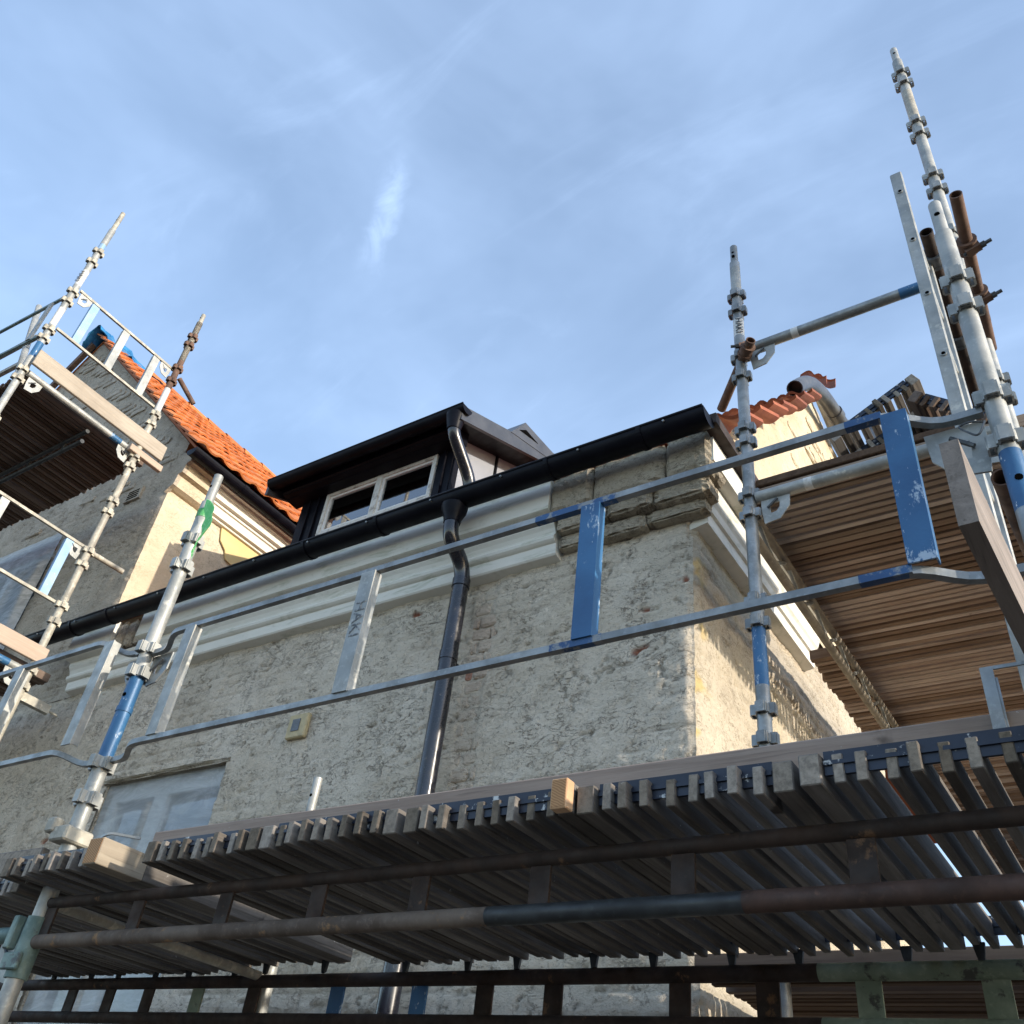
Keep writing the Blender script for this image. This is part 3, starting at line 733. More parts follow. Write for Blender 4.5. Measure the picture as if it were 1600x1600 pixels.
# eaves box, stepped
MB().prism([(3.64, 4.70), (3.64, 4.60), (3.656, 4.592), (3.656, 4.582), (3.702, 4.574), (3.702, 4.566), (DY + .02, 4.562), (DY + .02, 4.74)], DX0 - .10, DX1 + .10, 0).build('eaves_box', 'anthracite', dm)
MB().prism([(3.536, DR(3.536) + .02), (5.148, DR(5.148) + .02), (5.148, DR(5.148) - .06), (3.64, DR(3.64) - .02), (3.536, DR(3.536))], DX0 - .17, DX1 + .22, 0).build('dormer_roof', 'anthracite', dm)
for x0, x1 in ((DX1 + .221, DX1 + .25), (DX0 - .20, DX0 - .171)):
    MB().prism([(3.546, DR(3.546) + .035), (5.127, DR(5.127) + .035), (5.127, DR(5.127) - .10), (3.546, DR(3.546) - .10)], x0, x1, 0).build('bargeboard', 'zinc_grey', dm)
MB().prism([(3.661, DR(3.661) - .062), (5.044, DR(5.044) - .062), (5.044, DR(5.044) - .072), (3.661, DR(3.661) - .072)], DX1 + .003, DX1 + .22, 0).build('soffit', 'anthracite', dm)
MB().prism([(4.139, DR(4.139) + .03), (4.306, 5.164), (4.742, 5.184), (4.94, 5.262), (4.94, 5.148)], -3.661, -3.344, 0).build('roof_cap', 'zinc_grey', dm)
MB().prism([(4.238, 5.023), (4.326, 5.096), (4.514, 5.096)], -3.343, -3.341, 0).build('cap_opening', 'hole', dm)
dgz, dgr = 4.668, .058
dgut = MB().prism(half_pipe(DG, dgz, dgr), DX0 - .17, DX1 + .27, 0)
dgut.tube((DX0 - .17, DG - dgr + .002, dgz + .004), (DX1 + .27, DG - dgr + .002, dgz + .004), .008, 8)
for x in (DX0 - .174, DX1 + .264): dgut.prism([(DG - dgr * math.cos(PI * j / 12), dgz - dgr * math.sin(PI * j / 12)) for j in range(13)], x, x + .01, 0)
dgut = dgut.build('dormer_gutter', 'anthracite', dm)
DPX = -3.422
MB().polytube(bend([(DPX, DG, 4.60), (DPX, DG, 4.46), (DPX + .01, 3.85, 4.18), (DPX + .01, 3.85, 3.95)], .13), .048, 20).build('dormer_downpipe', 'pipe_black', dm)
MB().polytube([(DPX, DG, 4.625), (DPX, DG, 4.59), (DPX, DG, 4.52), (DPX, DG, 4.48)], [.076, .072, .056, .051], 20).build('outlet', 'anthracite', dm)
MB().tube((DPX + .01, 3.85, 4.07), (DPX + .01, 3.85, 4.12), .052, 20).build('pipe_collar', 'pipe_black', dm)
# dormer window
fw = MB()
a, b, z0, z1 = -4.911, -3.752, 4.137, 4.564
mid = -4.332
for p, q in (((a, z0), (a + .03, z1)), ((b - .03, z0), (b, z1)), ((mid - .026, z0), (mid + .026, z1))):
    fw.box((p[0], DY - .01, p[1]), (q[0], DY + .045, q[1]))
for xa, xb in ((a + .03, mid - .026), (mid + .026, b - .03)):
    fw.box((xa, DY - .009, z1 - .026), (xb, DY + .045, z1)).box((xa, DY - .009, z0), (xb, DY + .045, z0 + .026))
fw = fw.build('window_frame', 'window_aged', dm)
for xa, xb in ((a + .031, mid - .027), (mid + .027, b - .031)):
    s_ = MB(); w_ = .021
    s_.box((xa, DY + .005, z0 + .027), (xa + w_, DY + .026, z1 - .027)).box((xb - w_, DY + .005, z0 + .027), (xb, DY + .026, z1 - .027))
    s_.box((xa + w_, DY + .006, z1 - .027 - w_), (xb - w_, DY + .034, z1 - .027)).box((xa + w_, DY + .006, z0 + .027), (xb - w_, DY + .034, z0 + .027 + w_ * 1.3))
    s_.build('sash', 'window_white', dm)
    MB().box((xa + w_ - .002, DY + .018, z0 + .06), (xb - w_ + .002, DY + .022, z1 - .06)).build('pane', 'glass', dm)
MB().box((a, DY + .25, 3.952), (b, DY + .27, 4.68)).build('dormer_room', 'room', dm)
MB().box((a + .05, DY + .036, 4.13), (b - .05, DY + .040, 4.475)).build('pane_backing', 'curtain', dm)  # pale sheet added behind the panes to brighten their lower part

# vent pipes at the back of the gable
vp = thing('vent_pipe', 'grey plastic pipe with a bent open end above the right gable', 'pipe', (-1.25, 6.2, 5.6))
MB().polytube(bend([(-1.27, 4.78, 5.03), (-1.25, 5.10, 5.40), (-1.25, 5.55, 5.66), (-1.22, 6.25, 5.72), (-1.20, 7.0, 5.80)], .28, 6), .060, 18, .008).build('pipe', 'plastic_grey', vp)
MB().tube((-1.235, 5.80, 5.68), (-1.23, 5.88, 5.686), .066, 18).build('pipe_socket', 'plastic_grey', vp)
vp = thing('rain_pipe', 'pale downpipe along the right edge of the sunlit gable', 'pipe', (-1.3, 6.2, 5.0))
MB().polytube(bend([(-1.33, 5.70, 5.86), (-1.32, 6.05, 5.72), (-1.32, 6.5, 5.50), (-1.32, 6.55, 3.5)], .2), .04, 14).build('pipe', 'pipe_white', vp)
vp = thing('roof_chute', 'dark metal gutter end beside the bent grey pipe', 'gutter', (-1.1, 6.5, 5.9))
MB().prism([(-1.16, 5.95), (-1.02, 6.25), (-.99, 6.25), (-1.01, 5.75)], 6.45, 6.62, 1).build('gutter_box', 'steel_dark', vp)
MB().tube((-1.08, 6.55, 5.95), (-1.05, 6.6, 5.5), .05, 14).build('pipe', 'plastic_grey', vp)

# ---------------------------------------------------------------- gabled house on the left
gab = thing('gabled_house', 'grey brick gable house with orange tiled roof and sunlit side wall', 'house', (-9.75, 6, GZ))
GX, RX, RZ = -6.45, -9.70, 8.44
SL = (RZ - 5.08) / (RX - (-6.17)) * -1
VZ = lambda x: RZ - SL * abs(x - RX)
W2 = (-9.9, -8.02, 3.30, 4.72)             # film-covered window x0,x1,z0,z1
def gfront_P(u, v):
    zt = VZ(u) + .01; zz = 2.75 + (zt - 2.75) * v
    d = plaster_disp(u, zz, 30, .005, .003, .006, .6, rough=.5)
    w = sstep(GX - .06, GX, u)
    c_ = (.004 + .010 * vnoise(zz * 30, zz * 0, 62)) * w
    return np.stack([u - c_, YW + .003 - d * (1 - w) + c_, zz], -1)
us_ = np.linspace(-13, GX, 260)
def gk(u, v):
    zz = 2.75 + (VZ(u) - 2.74) * v
    return ~((u > W2[0]) & (u < W2[1]) & (zz > W2[2]) & (zz < W2[3]))
grid_wall('front_wall', 'plaster_gable', gab, gfront_P, us_, np.linspace(0, 1, 250), gk, {'pit': lambda u, v: np.clip(pit_mask(u, v * 8, 30), 0, 1) * .4})
grid_wall('lower_wall', 'plaster_grey', gab, lambda u, v: np.stack([u, YW + .001 - plaster_disp(u, v, 1, .012, .004, .006, rough=.45), v], -1), np.linspace(-9.5, GX + .02, 200), np.linspace(.2, 2.75, 160), None, {'pit': lambda u, v: np.clip(pit_mask(u, v, 1) * .8 + joint_mask(u, v, 1) * .55, 0, 1)})
MB().add([(-13, YW + .003, GZ), (GX, YW + .003, GZ), (GX, YW + .003, .2), (-13, YW + .003, .2), (-13, YW + .02, .2), (-9.5, YW + .02, .2), (-9.5, YW + .02, 2.8), (-13, YW + .02, 2.8)], [(0, 1, 2, 3), (4, 5, 6, 7)]).build('footing_wall', 'plaster_gable', gab)
# visible bricks near the verge
rs = np.random.RandomState(11)
for row in range(46):
    zb = 4.95 + row * .079
    for k_ in range(14):
        xb = -9.9 + (row % 2) * .135 + k_ * .27
        if xb + .25 > RX and VZ(xb + .25) - .10 < zb + .07: continue
        edge = VZ(xb + .12) - zb
        if edge > .45 and rs.rand() > .10: continue
        if edge < .08 or xb + .25 > GX or rs.rand() < .25: continue
        pr_ = .003 + rs.rand() * .008
        rough_box((xb, YW - pr_ - .008, zb), (xb + .25, YW + .03, zb + .069), 500 + row * 20 + k_, .003, 3, .005).build('brick', 'brick_grey', gab)
def gside_P(u, v):
    d = plaster_disp(u, v, 44, .008, .003, .003, .4, rough=.3)
    w = 1 - sstep(YW, YW + .05, u)
    c_ = (.004 + .010 * vnoise(v * 30, v * 0, 62)) * w
    return np.stack([GX + d * (1 - w) - c_, u + .003 + c_, v], -1)
grid_wall('side_wall', 'plaster_cream', gab, gside_P, np.linspace(YW, 9.0, 230), np.linspace(2.4, 5.0, 130))
jag = [(3.90 + .0, 4.80), (3.94, 4.66), (4.02, 4.60), (4.06, 4.52), (4.17, 4.50), (4.22, 4.42), (4.33, 4.40), (4.40, 4.28), (4.52, 4.2), (4.6, 4.0), (8.9, 4.0), (8.9, 4.80)]
MB().prism(jag, GX + .01, GX + .024, 0).build('paint_layer', 'yellow_wall', gab)
cpf = [(GX - .01, 5.12), (-6.24, 5.12), (-6.24, 5.04), (-6.285, 5.035), (-6.285, 5.00), (-6.305, 4.995), (-6.305, 4.93), (-6.345, 4.925), (-6.345, 4.90), (-6.365, 4.895), (-6.365, 4.815), (-6.40, 4.81), (-6.40, 4.79), (GX - .01, 4.785)]
MB().prism(cpf, 3.62, 9, 1).build('cornice', 'moulding_cream', gab)
cend = [(GX - .01, 5.11), (-6.25, 5.11), (-6.25, 5.04), (-6.30, 5.03), (-6.31, 4.93), (-6.36, 4.92), (-6.375, 4.81), (-6.42, 4.79), (GX - .01, 4.785)]
MB().prism(cend, 3.30, 3.62, 1).build('cornice', 'plaster_cream', gab)
MB().prism([(GX - .02, 5.22), (-6.27, 5.13), (-6.25, 5.12), (-6.25, 5.04), (-6.30, 5.03), (-6.31, 4.93), (-6.36, 4.92), (-6.375, 4.81), (-6.42, 4.79), (GX - .02, 4.75)], 3.262, 3.302, 1).build('cornice_end', 'plaster_gable', gab)
gg = MB().prism([(-6.17 - .07 * math.cos(PI * j / 12), 5.09 - .07 * math.sin(PI * j / 12)) for j in range(13)], 3.19, 8.8, 1).build('gutter', 'anthracite', gab)
MB().prism([(-6.17 - .076 * math.cos(PI * j / 12), 5.092 - .076 * math.sin(PI * j / 12)) for j in range(13)], 3.78, 3.83, 1).build('gutter_joint', 'anthracite', gg)
# roof under the tiles, both slopes
ov = 5.20
MB().prism([(-6.17, VZ(-6.17) + .05), (RX, RZ + .05), (-13.3, VZ(-13.3) + .05), (-13.3, VZ(-13.3) + .02), (RX, RZ + .02), (-6.17, VZ(-6.17) + .02)], 3.27, 9.5, 1).build('roof', 'tile_orange', gab)
t_or = tile_mesh('tile', 'tile_orange', .215, .36, .018, 8, .019, .030)
ang = math.atan(SL); sx, sz = -math.cos(ang), math.sin(ang)      # up-slope direction in x,z
gbase = wloc(gab)
e1 = Vector((0, 1, 0)); e2 = Vector((sx, 0, sz)); e3 = e1.cross(e2)
ROTM = Matrix((e1, e2, e3)).transposed()
eul = ROTM.to_euler()
extra = MB(); n_t = 0
proto_v = [v.co.copy() for v in t_or.vertices]; proto_f = [tuple(p.vertices) for p in t_or.polygons]
for cr in range(17):
    for k_ in range(28):
        y0 = 3.17 + k_ * .21
        p = Vector((-6.13, y0, VZ(-6.13) + .075)) + e2 * (cr * .292) + e3 * (.018 + random.uniform(-.003, .005))
        if y0 < 4.75 + cr * .16:
            link('tile', t_or, gab, p - gbase, (eul.x + random.uniform(-.012, .012), eul.y + random.uniform(-.012, .012), eul.z)); n_t += 1
        else:
            extra.add([ROTM @ v + p for v in proto_v], proto_f, True)
ex = extra.build('far_tiles', 'tile_orange', gab); ex['kind'] = 'stuff'
for k_ in range(12):
    y0 = 3.2 + k_ * .36
    m = MB(); n = 8
    ring = lambda y, r: [(RX + r * math.cos(PI * j / n) * 1.1, y, RZ + .02 + r * math.sin(PI * j / n)) for j in range(n + 1)]
    vv = ring(y0, .125) + ring(y0 + .38, .108)
    m.add(vv, [(j, j + 1, n + 2 + j, n + 1 + j) for j in range(n)], True)
    if k_ > 1: m.build('ridge_tile', 'tile_orange', gab)
MB().bar((-10.9, 3.22, VZ(-10.9) + .06), (RX - .1, 3.22, RZ - .02), .10, .06, (0, 1, 0)).build('bargeboard', 'rust', gab)
# vent grille and film-covered window
vg = MB().box((-7.11, YW - .02, 4.835), (-6.88, YW + .01, 4.975)).build('vent_grille', 'plaster_gable', gab)
for j in range(4):
    MB().box((-7.075 + .0, YW - .022, 4.855 + j * .027), (-6.915, YW - .0185, 4.869 + j * .027)).build('slot', 'hole', vg)
gw = MB()
gw.box((W2[0], YW + .10, W2[2]), (W2[0] + .08, YW + .16, W2[3])).box((W2[1] - .08, YW + .10, W2[2]), (W2[1], YW + .16, W2[3]))
gw.box((W2[0] + .08, YW + .101, W2[3] - .08), (W2[1] - .08, YW + .159, W2[3])).box((-9.0, YW + .101, W2[2]), (-8.9, YW + .159, W2[3] - .08))
gw = gw.build('window', 'window_white', gab)
MB().box((W2[0] - .02, YW + .2, W2[2] - .02), (W2[1] + .02, YW + .23, W2[3] + .02)).build('dark_room', 'room', gw)
film('plastic_sheet', W2[0] - .06, W2[1] + .06, W2[2] - .06, W2[3] + .06, YW - .03, gw, .05, 9)
MB().box((-12.9, YW + .6, GZ), (GX - .05, YW + .65, 5.2)).build('inner_wall', 'room', gab)

# blue tarpaulin over the ridge
tp = MB(); nu, nv = 14, 10
vv = []
for j in range(nv):
    for i_ in range(nu):
        s_ = (i_ / (nu - 1) - .30) * .95
        y = 3.10 + j * .06 + (.75 * s_ * s_ if s_ > .2 else 0) + (.10 * s_ if s_ > 0 else 0)
        x = RX + s_ * .72; z_ = RZ + .10 - abs(s_) * .72 * SL + (.04 if abs(s_) < .15 else 0)
        k_ = random.uniform(-.022, .03)
        vv.append((x + k_, y + random.uniform(-.02, .02), z_ + .04 + k_))
ff = [(j * nu + i_, j * nu + i_ + 1, (j + 1) * nu + i_ + 1, (j + 1) * nu + i_) for j in range(nv - 1) for i_ in range(nu - 1)]
tp.add(vv, ff); o = len(vv)
tp.add([(x, y, z_ - .012) for x, y, z_ in vv], [f_[::-1] for f_ in ff])
one(tp, 'tarpaulin', 'tarp_blue', 'crumpled blue tarpaulin over the ridge of the orange roof', 'tarpaulin')

# ---------------------------------------------------------------- scaffold parts
TR = .0275
def cup_mesh():
    m_ = MB(); r0 = TR; r1 = TR + .021; h = .044; w = .040; t = .006
    for q in range(4):
        ca, sa = math.cos(q * PI / 2), math.sin(q * PI / 2)
        def bx_(x0, x1, y0, y1, z0, z1):
            mm = MB().box((x0, y0, z0), (x1, y1, z1)); m_.add([(x * ca - y * sa, x * sa + y * ca, z_) for x, y, z_ in mm.v], mm.f)
        bx_(r1 - t, r1, -w / 2 + .006, w / 2 - .006, -h / 2, h / 2)
        for s_ in (-1, 1):
            y0, y1 = sorted((s_ * w / 2, s_ * (w / 2 - t)))
            bx_(r0 - .004, r1 - .004, y0, y1, -h / 2 + .001, h / 2 - .001)
    n = 16; ro, ri = TR + .0065, TR - .001
    vv = [(r * math.cos(2 * PI * j / n), r * math.sin(2 * PI * j / n), z_) for z_ in (-.016, .016) for r in (ri, ro) for j in range(n)]
    m_.add(vv, [(n + j, n + (j + 1) % n, 3 * n + (j + 1) % n, 3 * n + j) for j in range(n)] + [(j, n + j, n + (j + 1) % n, (j + 1) % n) for j in range(n)] + [(2 * n + j, 2 * n + (j + 1) % n, 3 * n + (j + 1) % n, 3 * n + j) for j in range(n)])
    return m_
CUPS = {}
def cup(mat):
    if mat not in CUPS: CUPS[mat] = cup_mesh().mesh('coupling_cup', mat)
    return CUPS[mat]
def standard(label, x, y, z0, z1, cups, mat, segs=(), spigot=.15, cupmat=None, tr=TR, holes=(), rustcups=()):
    t = thing('scaffold_standard', label, 'scaffold pole', (x, y, z0), 'scaffold standards')
    cuts = sorted(segs); z_ = z0; pieces = []
    for a, b, mm in cuts:
        if a > z_: pieces.append((z_, a, mat))
        pieces.append((a, b, mm)); z_ = b
    pieces.append((z_, z1, mat))
    for a, b, mm in pieces:
        MB().tube((x, y, a), (x, y, b), tr, 20).build('tube' if mm == mat else 'paint_band' if 'blue' in mm else 'tape' if 'tape' in mm else 'tube', mm, t)
    if spigot:
        MB().tube((x, y, z1 - .01), (x, y, z1 + spigot), tr * .74, 18).build('spigot', 'rust' if mat == 'rust' else cupmat or mat, t)
        MB().tube((x, y - tr * .74 - .0008, z1 + spigot * .55), (x, y - tr * .3, z1 + spigot * .55), .0075, 10).build('pin_hole', 'hole', t)
    for h in holes:
        MB().tube((x + .004, y - tr - .0008, h), (x + .002, y - tr * .5, h), .0085, 10).build('pin_hole', 'hole', t)
    for z_ in cups:
        mm = 'rust' if z_ in rustcups else (cupmat or mat)
        o_ = link('coupling_cup', cup(mm), t, (0, 0, z_ - z0), (0, 0, .03 + random.uniform(-.05, .05))); o_.scale = (tr / TR, tr / TR, (tr / TR + 1) / 2)
    return t
L2 = standard('left front scaffold pole with a blue band and green ribbon, before the house', -3.055, 1.75, GZ, 2.33,
              [2.125, 1.988, 1.592, 1.489, 1.123, .994], 'galvanised_pale', [(1.145, 1.47, 'blue_paint')], .16, holes=(1.39,))
MB().tube((-3.055, 1.75, 1.325), (-3.055, 1.75, 1.345), TR + .003, 20).build('joint_ring', 'blue_paint', L2)
m = MB().bbox((-3.10, 1.69, .835), (-3.01, 1.80, .885), .006).bbox((-3.13, 1.68, .865), (-3.085, 1.72, .915), .005)
m.build('base_clamp', 'galvanised_splashed', L2)
IN = standard('short inner scaffold pole rising just above the plank beside the film-covered window', -3.08, 2.80, GZ, 1.30, [.98, .87, .3], 'galvanised_pale', (), .19)
RS = standard('inner scaffold pole at the house corner, with a blue lower band and lettered tape', -1.06, 3.05, GZ, 4.32,
              [4.03, 3.90, 3.545, 3.40, 3.045, 2.955, 2.64, 2.53, 2.085, 1.978, 1.60, 1.48, .9, .8], 'galvanised',
              [(3.70, 3.83, 'white_tape'), (4.08, 4.27, 'galvanised_pale'), (1.70, 1.955, 'blue_paint')], .15, holes=(4.36,))
TH = standard('tall slender scaffold pole reaching highest, at the upper right', -.008, 3.05, GZ, 5.56,
              [5.415, 5.29, 4.868, 4.747, 4.355, 4.23, 3.87, 3.76, 3.37, 3.26, 2.87, 2.76, 2.37, 2.26, 1.87, 1.76], 'galvanised_pale', [(4.9, 5.2, 'galvanised_splashed')], .15)
BG = standard('thick nearby scaffold pole at the right edge with a blue lower section', -.022, 1.75, GZ, 2.23,
              [2.028, 1.915, 1.602, 1.464], 'galvanised_pale', [(1.27, 1.43, 'blue_paint'), (1.05, 1.27, 'galvanised')], .14, holes=(1.345,), tr=.0230)
FL = standard('far left outer scaffold pole with white tape against the sky', -6.24, 1.70, GZ, 6.52,
              [6.199, 6.056, 5.654, 5.533, 5.183, 5.078, 4.715, 4.617, 4.215, 4.115, 3.7, 3.6], 'galvanised_pale', [(5.74, 5.93, 'white_tape'), (5.23, 5.44, 'white_tape'), (4.86, 5.02, 'blue_paint'), (6.22, 6.30, 'blue_pale')], .26, cupmat='galvanised_splashed')
LM = standard('rusty-topped left inner scaffold pole before the grey gable', -6.17, 2.75, GZ, 6.33,
              [6.127, 6.015, 5.706, 5.541, 5.124, 5.013, 4.636, 4.525, 4.158, 4.044, 3.664, 3.537, 3.169, 3.033, 2.64, 2.517], 'galvanised_splashed',
              [(5.44, 6.33, 'rust'), (5.16, 5.44, 'white_tape'), (5.80, 5.97, 'galvanised_splashed'), (6.15, 6.25, 'galvanised_splashed')], .12, rustcups=(6.127, 6.015, 5.706, 5.541), holes=(4.42,))
def facing(x, y, z_, az, roll):
    """matrix for lettering that faces azimuth az (rad, 0 = towards -y) and runs downwards"""
    return Matrix.Translation((x, y, z_)) @ Matrix.Rotation(az, 4, 'Z') @ Matrix.Rotation(PI / 2, 4, 'X') @ Matrix.Rotation(roll, 4, 'Z')
text_mesh('HAKI', .052, 'lettering', RS, 'lettering', facing(-1.05, 3.05 - TR - .0012, 3.765, .3, -PI / 2))
text_mesh('HAKI', .062, 'lettering', FL, 'lettering', facing(-6.225, 1.70 - TR - .0012, 5.835, .5, -PI / 2))

def gusset(parent, p, d, drop=.10, size=.10, mat='galvanised_pale'):
    """holed plate below the end of a tube; d is the unit direction along the tube from p"""
    d = Vector(d); ax = 1 if abs(d.x) > .5 else 0; s_ = d.x if ax == 1 else d.y
    base_ = p[0] if ax == 1 else p[1]
    o = [(base_ + s_ * .00, p[2] + .01), (base_ + s_ * size, p[2] + .01), (base_ + s_ * size * .95, p[2] - drop * .55), (base_ + s_ * size * .6, p[2] - drop), (base_ + s_ * .01, p[2] - drop * 1.08), (base_ - s_ * .0, p[2] - drop * .5)]
    c_ = (sum(q[0] for q in o) / 6, sum(q[1] for q in o) / 6)
    i_ = [(c_[0] + (q[0] - c_[0]) * .34, c_[1] + (q[1] - c_[1]) * .34) for q in o]
    t = (p[1] - .003, p[1] + .003) if ax == 1 else (p[0] - .003, p[0] + .003)
    MB().ringplate(o, i_, t, ax).build('gusset_plate', mat, parent)
    a = Vector(p) + d * .03 + Vector((0, 0, -drop * .35)); MB().tube(a + Vector((0, -.012, -.02)), a + d * .045 + Vector((0, -.012, .02)), .006, 8).build('locking_pin', 'bolt', parent)
def coupler(parent, p, d, r=.037, mat='steel_dark', bolt=(0, -1, 0)):
    d = Vector(d).normalized(); p = Vector(p)
    m_ = MB().tube(p - d * .026, p + d * .026, r, 16).tube(p - d * .030, p - d * .018, r + .004, 16).tube(p + d * .018, p + d * .030, r + .004, 16)
    b_ = Vector(bolt).normalized(); s_ = d.cross(b_).normalized()
    m_.bar(p + s_ * r - b_ * .02, p + s_ * r + b_ * .035, .03, .03)
    m_.build('coupler', mat, parent)
    MB().tube(p + s_ * (r + .006) - b_ * .03, p + s_ * (r + .006) + b_ * .075, .0075, 8).tube(p + s_ * (r + .006) + b_ * .035, p + s_ * (r + .006) + b_ * .052, .013, 6).build('bolt', 'bolt', parent)

def plate_upright(parent, x, y, z0, z1, mat, w=.06, flange=.032, side=1):
    """angle-section upright of a guard frame: front leaf plus a leaf running back on its right edge"""
    m_ = MB().box((x - w / 2, y - .002, z0), (x + w / 2, y + .003, z1))
    m_.box((x + side * w / 2 - .004 * (side > 0), y + .0032, z0 + .003), (x + side * w / 2 + .004 * (side < 0), y + flange, z1 - .003))
    return m_.build('upright', mat, parent)
def xrail(parent, x0, x1, y, z_, yend, zend, j0, j1, mat, name='rail', w=.020, h=.019):
    """rail along x, cranked back to the pole line at its ends"""
    pts = []
    if j0: pts += [(x0, yend, zend), (x0 + .10, yend, zend), (x0 + .20, y, z_)]
    else: pts += [(x0, y, z_)]
    if j1: pts += [(x1 - .20, y, z_), (x1 - .10, yend, zend), (x1, yend, zend)]
    else: pts += [(x1, y, z_)]
    return MB().polybar(bend(pts, .04, 3), w, h).build(name, mat, parent)
def paint_sleeve(parent, a, b, mat, w=.0212, h=.0202):
    return MB().bar(a, b, w, h, (0, 0, 1)).build('paint_band', mat, parent)
gf = thing('guard_frame', 'long guard frame with blue uprights spanning between the two front poles', 'guard rail', (-1.5, 1.69, 1.15), 'guard frames')
ZT, ZL, YG = 1.590, 1.147, 1.69
xrail(gf, -3.03, -.05, YG, ZT, 1.755, 1.575, 1, 1, 'galvanised')
xrail(gf, -3.03, -.05, YG, ZL, 1.755, 1.135, 1, 1, 'galvanised')
for x, mm, w in ((-2.71, 'galvanised_pale', .052), (-1.848, 'galvanised_pale', .058), (-1.035, 'blue_paint', .058), (-.228, 'blue_paint', .058)):
    up_ = plate_upright(gf, x, YG - .014, ZL + .008, ZT - .008, mm, w)
    if abs(x + 1.848) < .01:
        text_mesh('HAKI', .058, 'lettering_worn', up_, 'lettering', facing(x, YG - .014 - .0032, 1.405, 0, -PI / 2))
paint_sleeve(gf, (-1.22, YG, ZT), (-.96, YG, ZT), 'blue_worn'); paint_sleeve(gf, (-.34, YG, ZT), (-.255, YG, ZT), 'blue_worn')
paint_sleeve(gf, (-1.13, YG, ZL), (-.98, YG, ZL), 'blue_worn'); paint_sleeve(gf, (-.36, YG, ZL), (-.252, YG, ZL), 'blue_worn')
gusset(gf, (-3.03, 1.775, 1.56), (1, 0, 0), .11, .11, 'galvanised'); gusset(gf, (-.055, 1.775, 1.555), (-1, 0, 0), .13, .13, 'galvanised_pale')
gf = thing('guard_frame', 'guard frame leaving the left edge of the picture, left of the blue-banded pole', 'guard rail', (-4.5, 1.69, 1.15), 'guard frames')
xrail(gf, -6.1, -3.085, YG, 1.645, 1.755, 1.60, 0, 1, 'galvanised')
xrail(gf, -6.1, -3.085, YG, 1.178, 1.755, 1.14, 0, 1, 'galvanised')
for x in (-3.22, -3.85, -4.7): plate_upright(gf, x, YG - .014, 1.192, 1.63, 'galvanised_pale', .058)
gusset(gf, (-3.08, 1.775, 1.57), (-1, 0, 0), .11, .11, 'galvanised')

def yframe(label, x, y0, y1, zt, zl, ups, pale='galvanised_splashed', name='guard rail'):
    t = thing('guard_frame', label, name, (x, (y0 + y1) / 2, zl), 'guard frames')
    for z_ in (zt, zl): MB().bar((x, y0, z_), (x, y1, z_), .020, .022, (0, 0, 1)).build('rail', pale, t)
    for y, mm in ups:
        MB().box((x - .002, y - .032, zl + .014), (x + .004, y + .032, zt - .014)).box((x - .03, y - .032, zl + .016), (x - .0021, y - .026, zt - .016)).build('upright', mm, t)
    gusset(t, (x, y0 + .02, zt - .01), (0, 1, 0), .11, .11); gusset(t, (x, y1 - .02, zt - .01), (0, -1, 0), .11, .11)
    return t
yframe('upper left guard frame across the scaffold end, with one sky-blue upright', -6.20, 1.73, 2.73, 5.685, 5.21, ((1.90, 'blue_pale'), (2.22, 'galvanised_pale'), (2.55, 'galvanised_pale')))
yframe('lower left guard frame across the scaffold end, before the film-covered gable window', -6.20, 1.73, 2.73, 3.695, 3.185, ((2.05, 'galvanised_pale'), (2.60, 'blue_pale')))
gf = thing('guard_frame', 'dark guard rails leaving the upper left edge from the far left pole', 'guard rail', (-7.5, 1.7, 5.2), 'guard frames')
MB().polybar([(-6.26, 1.70, 5.63), (-6.38, 1.70, 5.66), (-9.2, 1.70, 6.06)], .022, .024).build('rail', 'steel_teal', gf)
MB().polybar([(-6.26, 1.70, 5.15), (-6.42, 1.70, 5.18), (-9.2, 1.70, 5.62)], .022, .024).build('rail', 'steel_teal', gf)
MB().box((-6.56, 1.68, 5.2), (-6.50, 1.70, 5.66)).build('upright', 'galvanised_pale', gf)
gf = thing('guard_frame', 'beige guard rails just below the dark rails at the upper left edge', 'guard rail', (-8, 1.78, 5.2), 'guard frames')
for z0, z1 in ((5.46, 5.72), (5.12, 5.36)):
    MB().bar((-6.75, 1.79, z0), (-9.3, 1.79, z1), .032, .04, (0, 0, 1)).build('rail', 'galvanised_splashed', gf)
m = MB().tube((-6.66, 1.80, 4.95), (-7.25, 1.80, 6.16), .027, 16)
one(m, 'brace_tube', 'galvanised_pale', 'pale leaning tube behind the far left pole', 'tube')

def ledger(label, a, b, mat, segs=(), gus=True, tr=.0265, gd=.12):
    a = Vector(a); b = Vector(b); d = (b - a).normalized()
    t = thing('ledger_tube', label, 'scaffold tube', (a + b) / 2, 'scaffold ledger tubes')
    MB().tube(a, b, tr, 18, None, .004).build('tube', mat, t)
    for f0, f1, mm in segs:
        MB().tube(a.lerp(b, f0), a.lerp(b, f1), tr + .0008, 18).build('paint_band' if 'blue' in mm else 'tape', mm, t)
    if gus:
        gusset(t, a + d * .02 - Vector((0, 0, .015)), d, gd, gd); gusset(t, b - d * .02 - Vector((0, 0, .015)), -d, gd, gd)
    return t
YR, ZD = 3.05, 2.645
lg = ledger('grey handrail tube with a blue end against the sky at the right', (-1.03, YR, 3.588), (-.045, YR, 3.588), 'galvanised', ((.24, .275, 'white_tape'), (.76, .999, 'blue_paint')), True, .0265, .13)
ledger('pale tube under the front edge of the right hand platform', (-1.03, YR, ZD - .025), (-.045, YR, ZD - .025), 'galvanised_pale', ((.22, .255, 'white_tape'), (.84, .9, 'blue_pale')), True, .0275, .13)
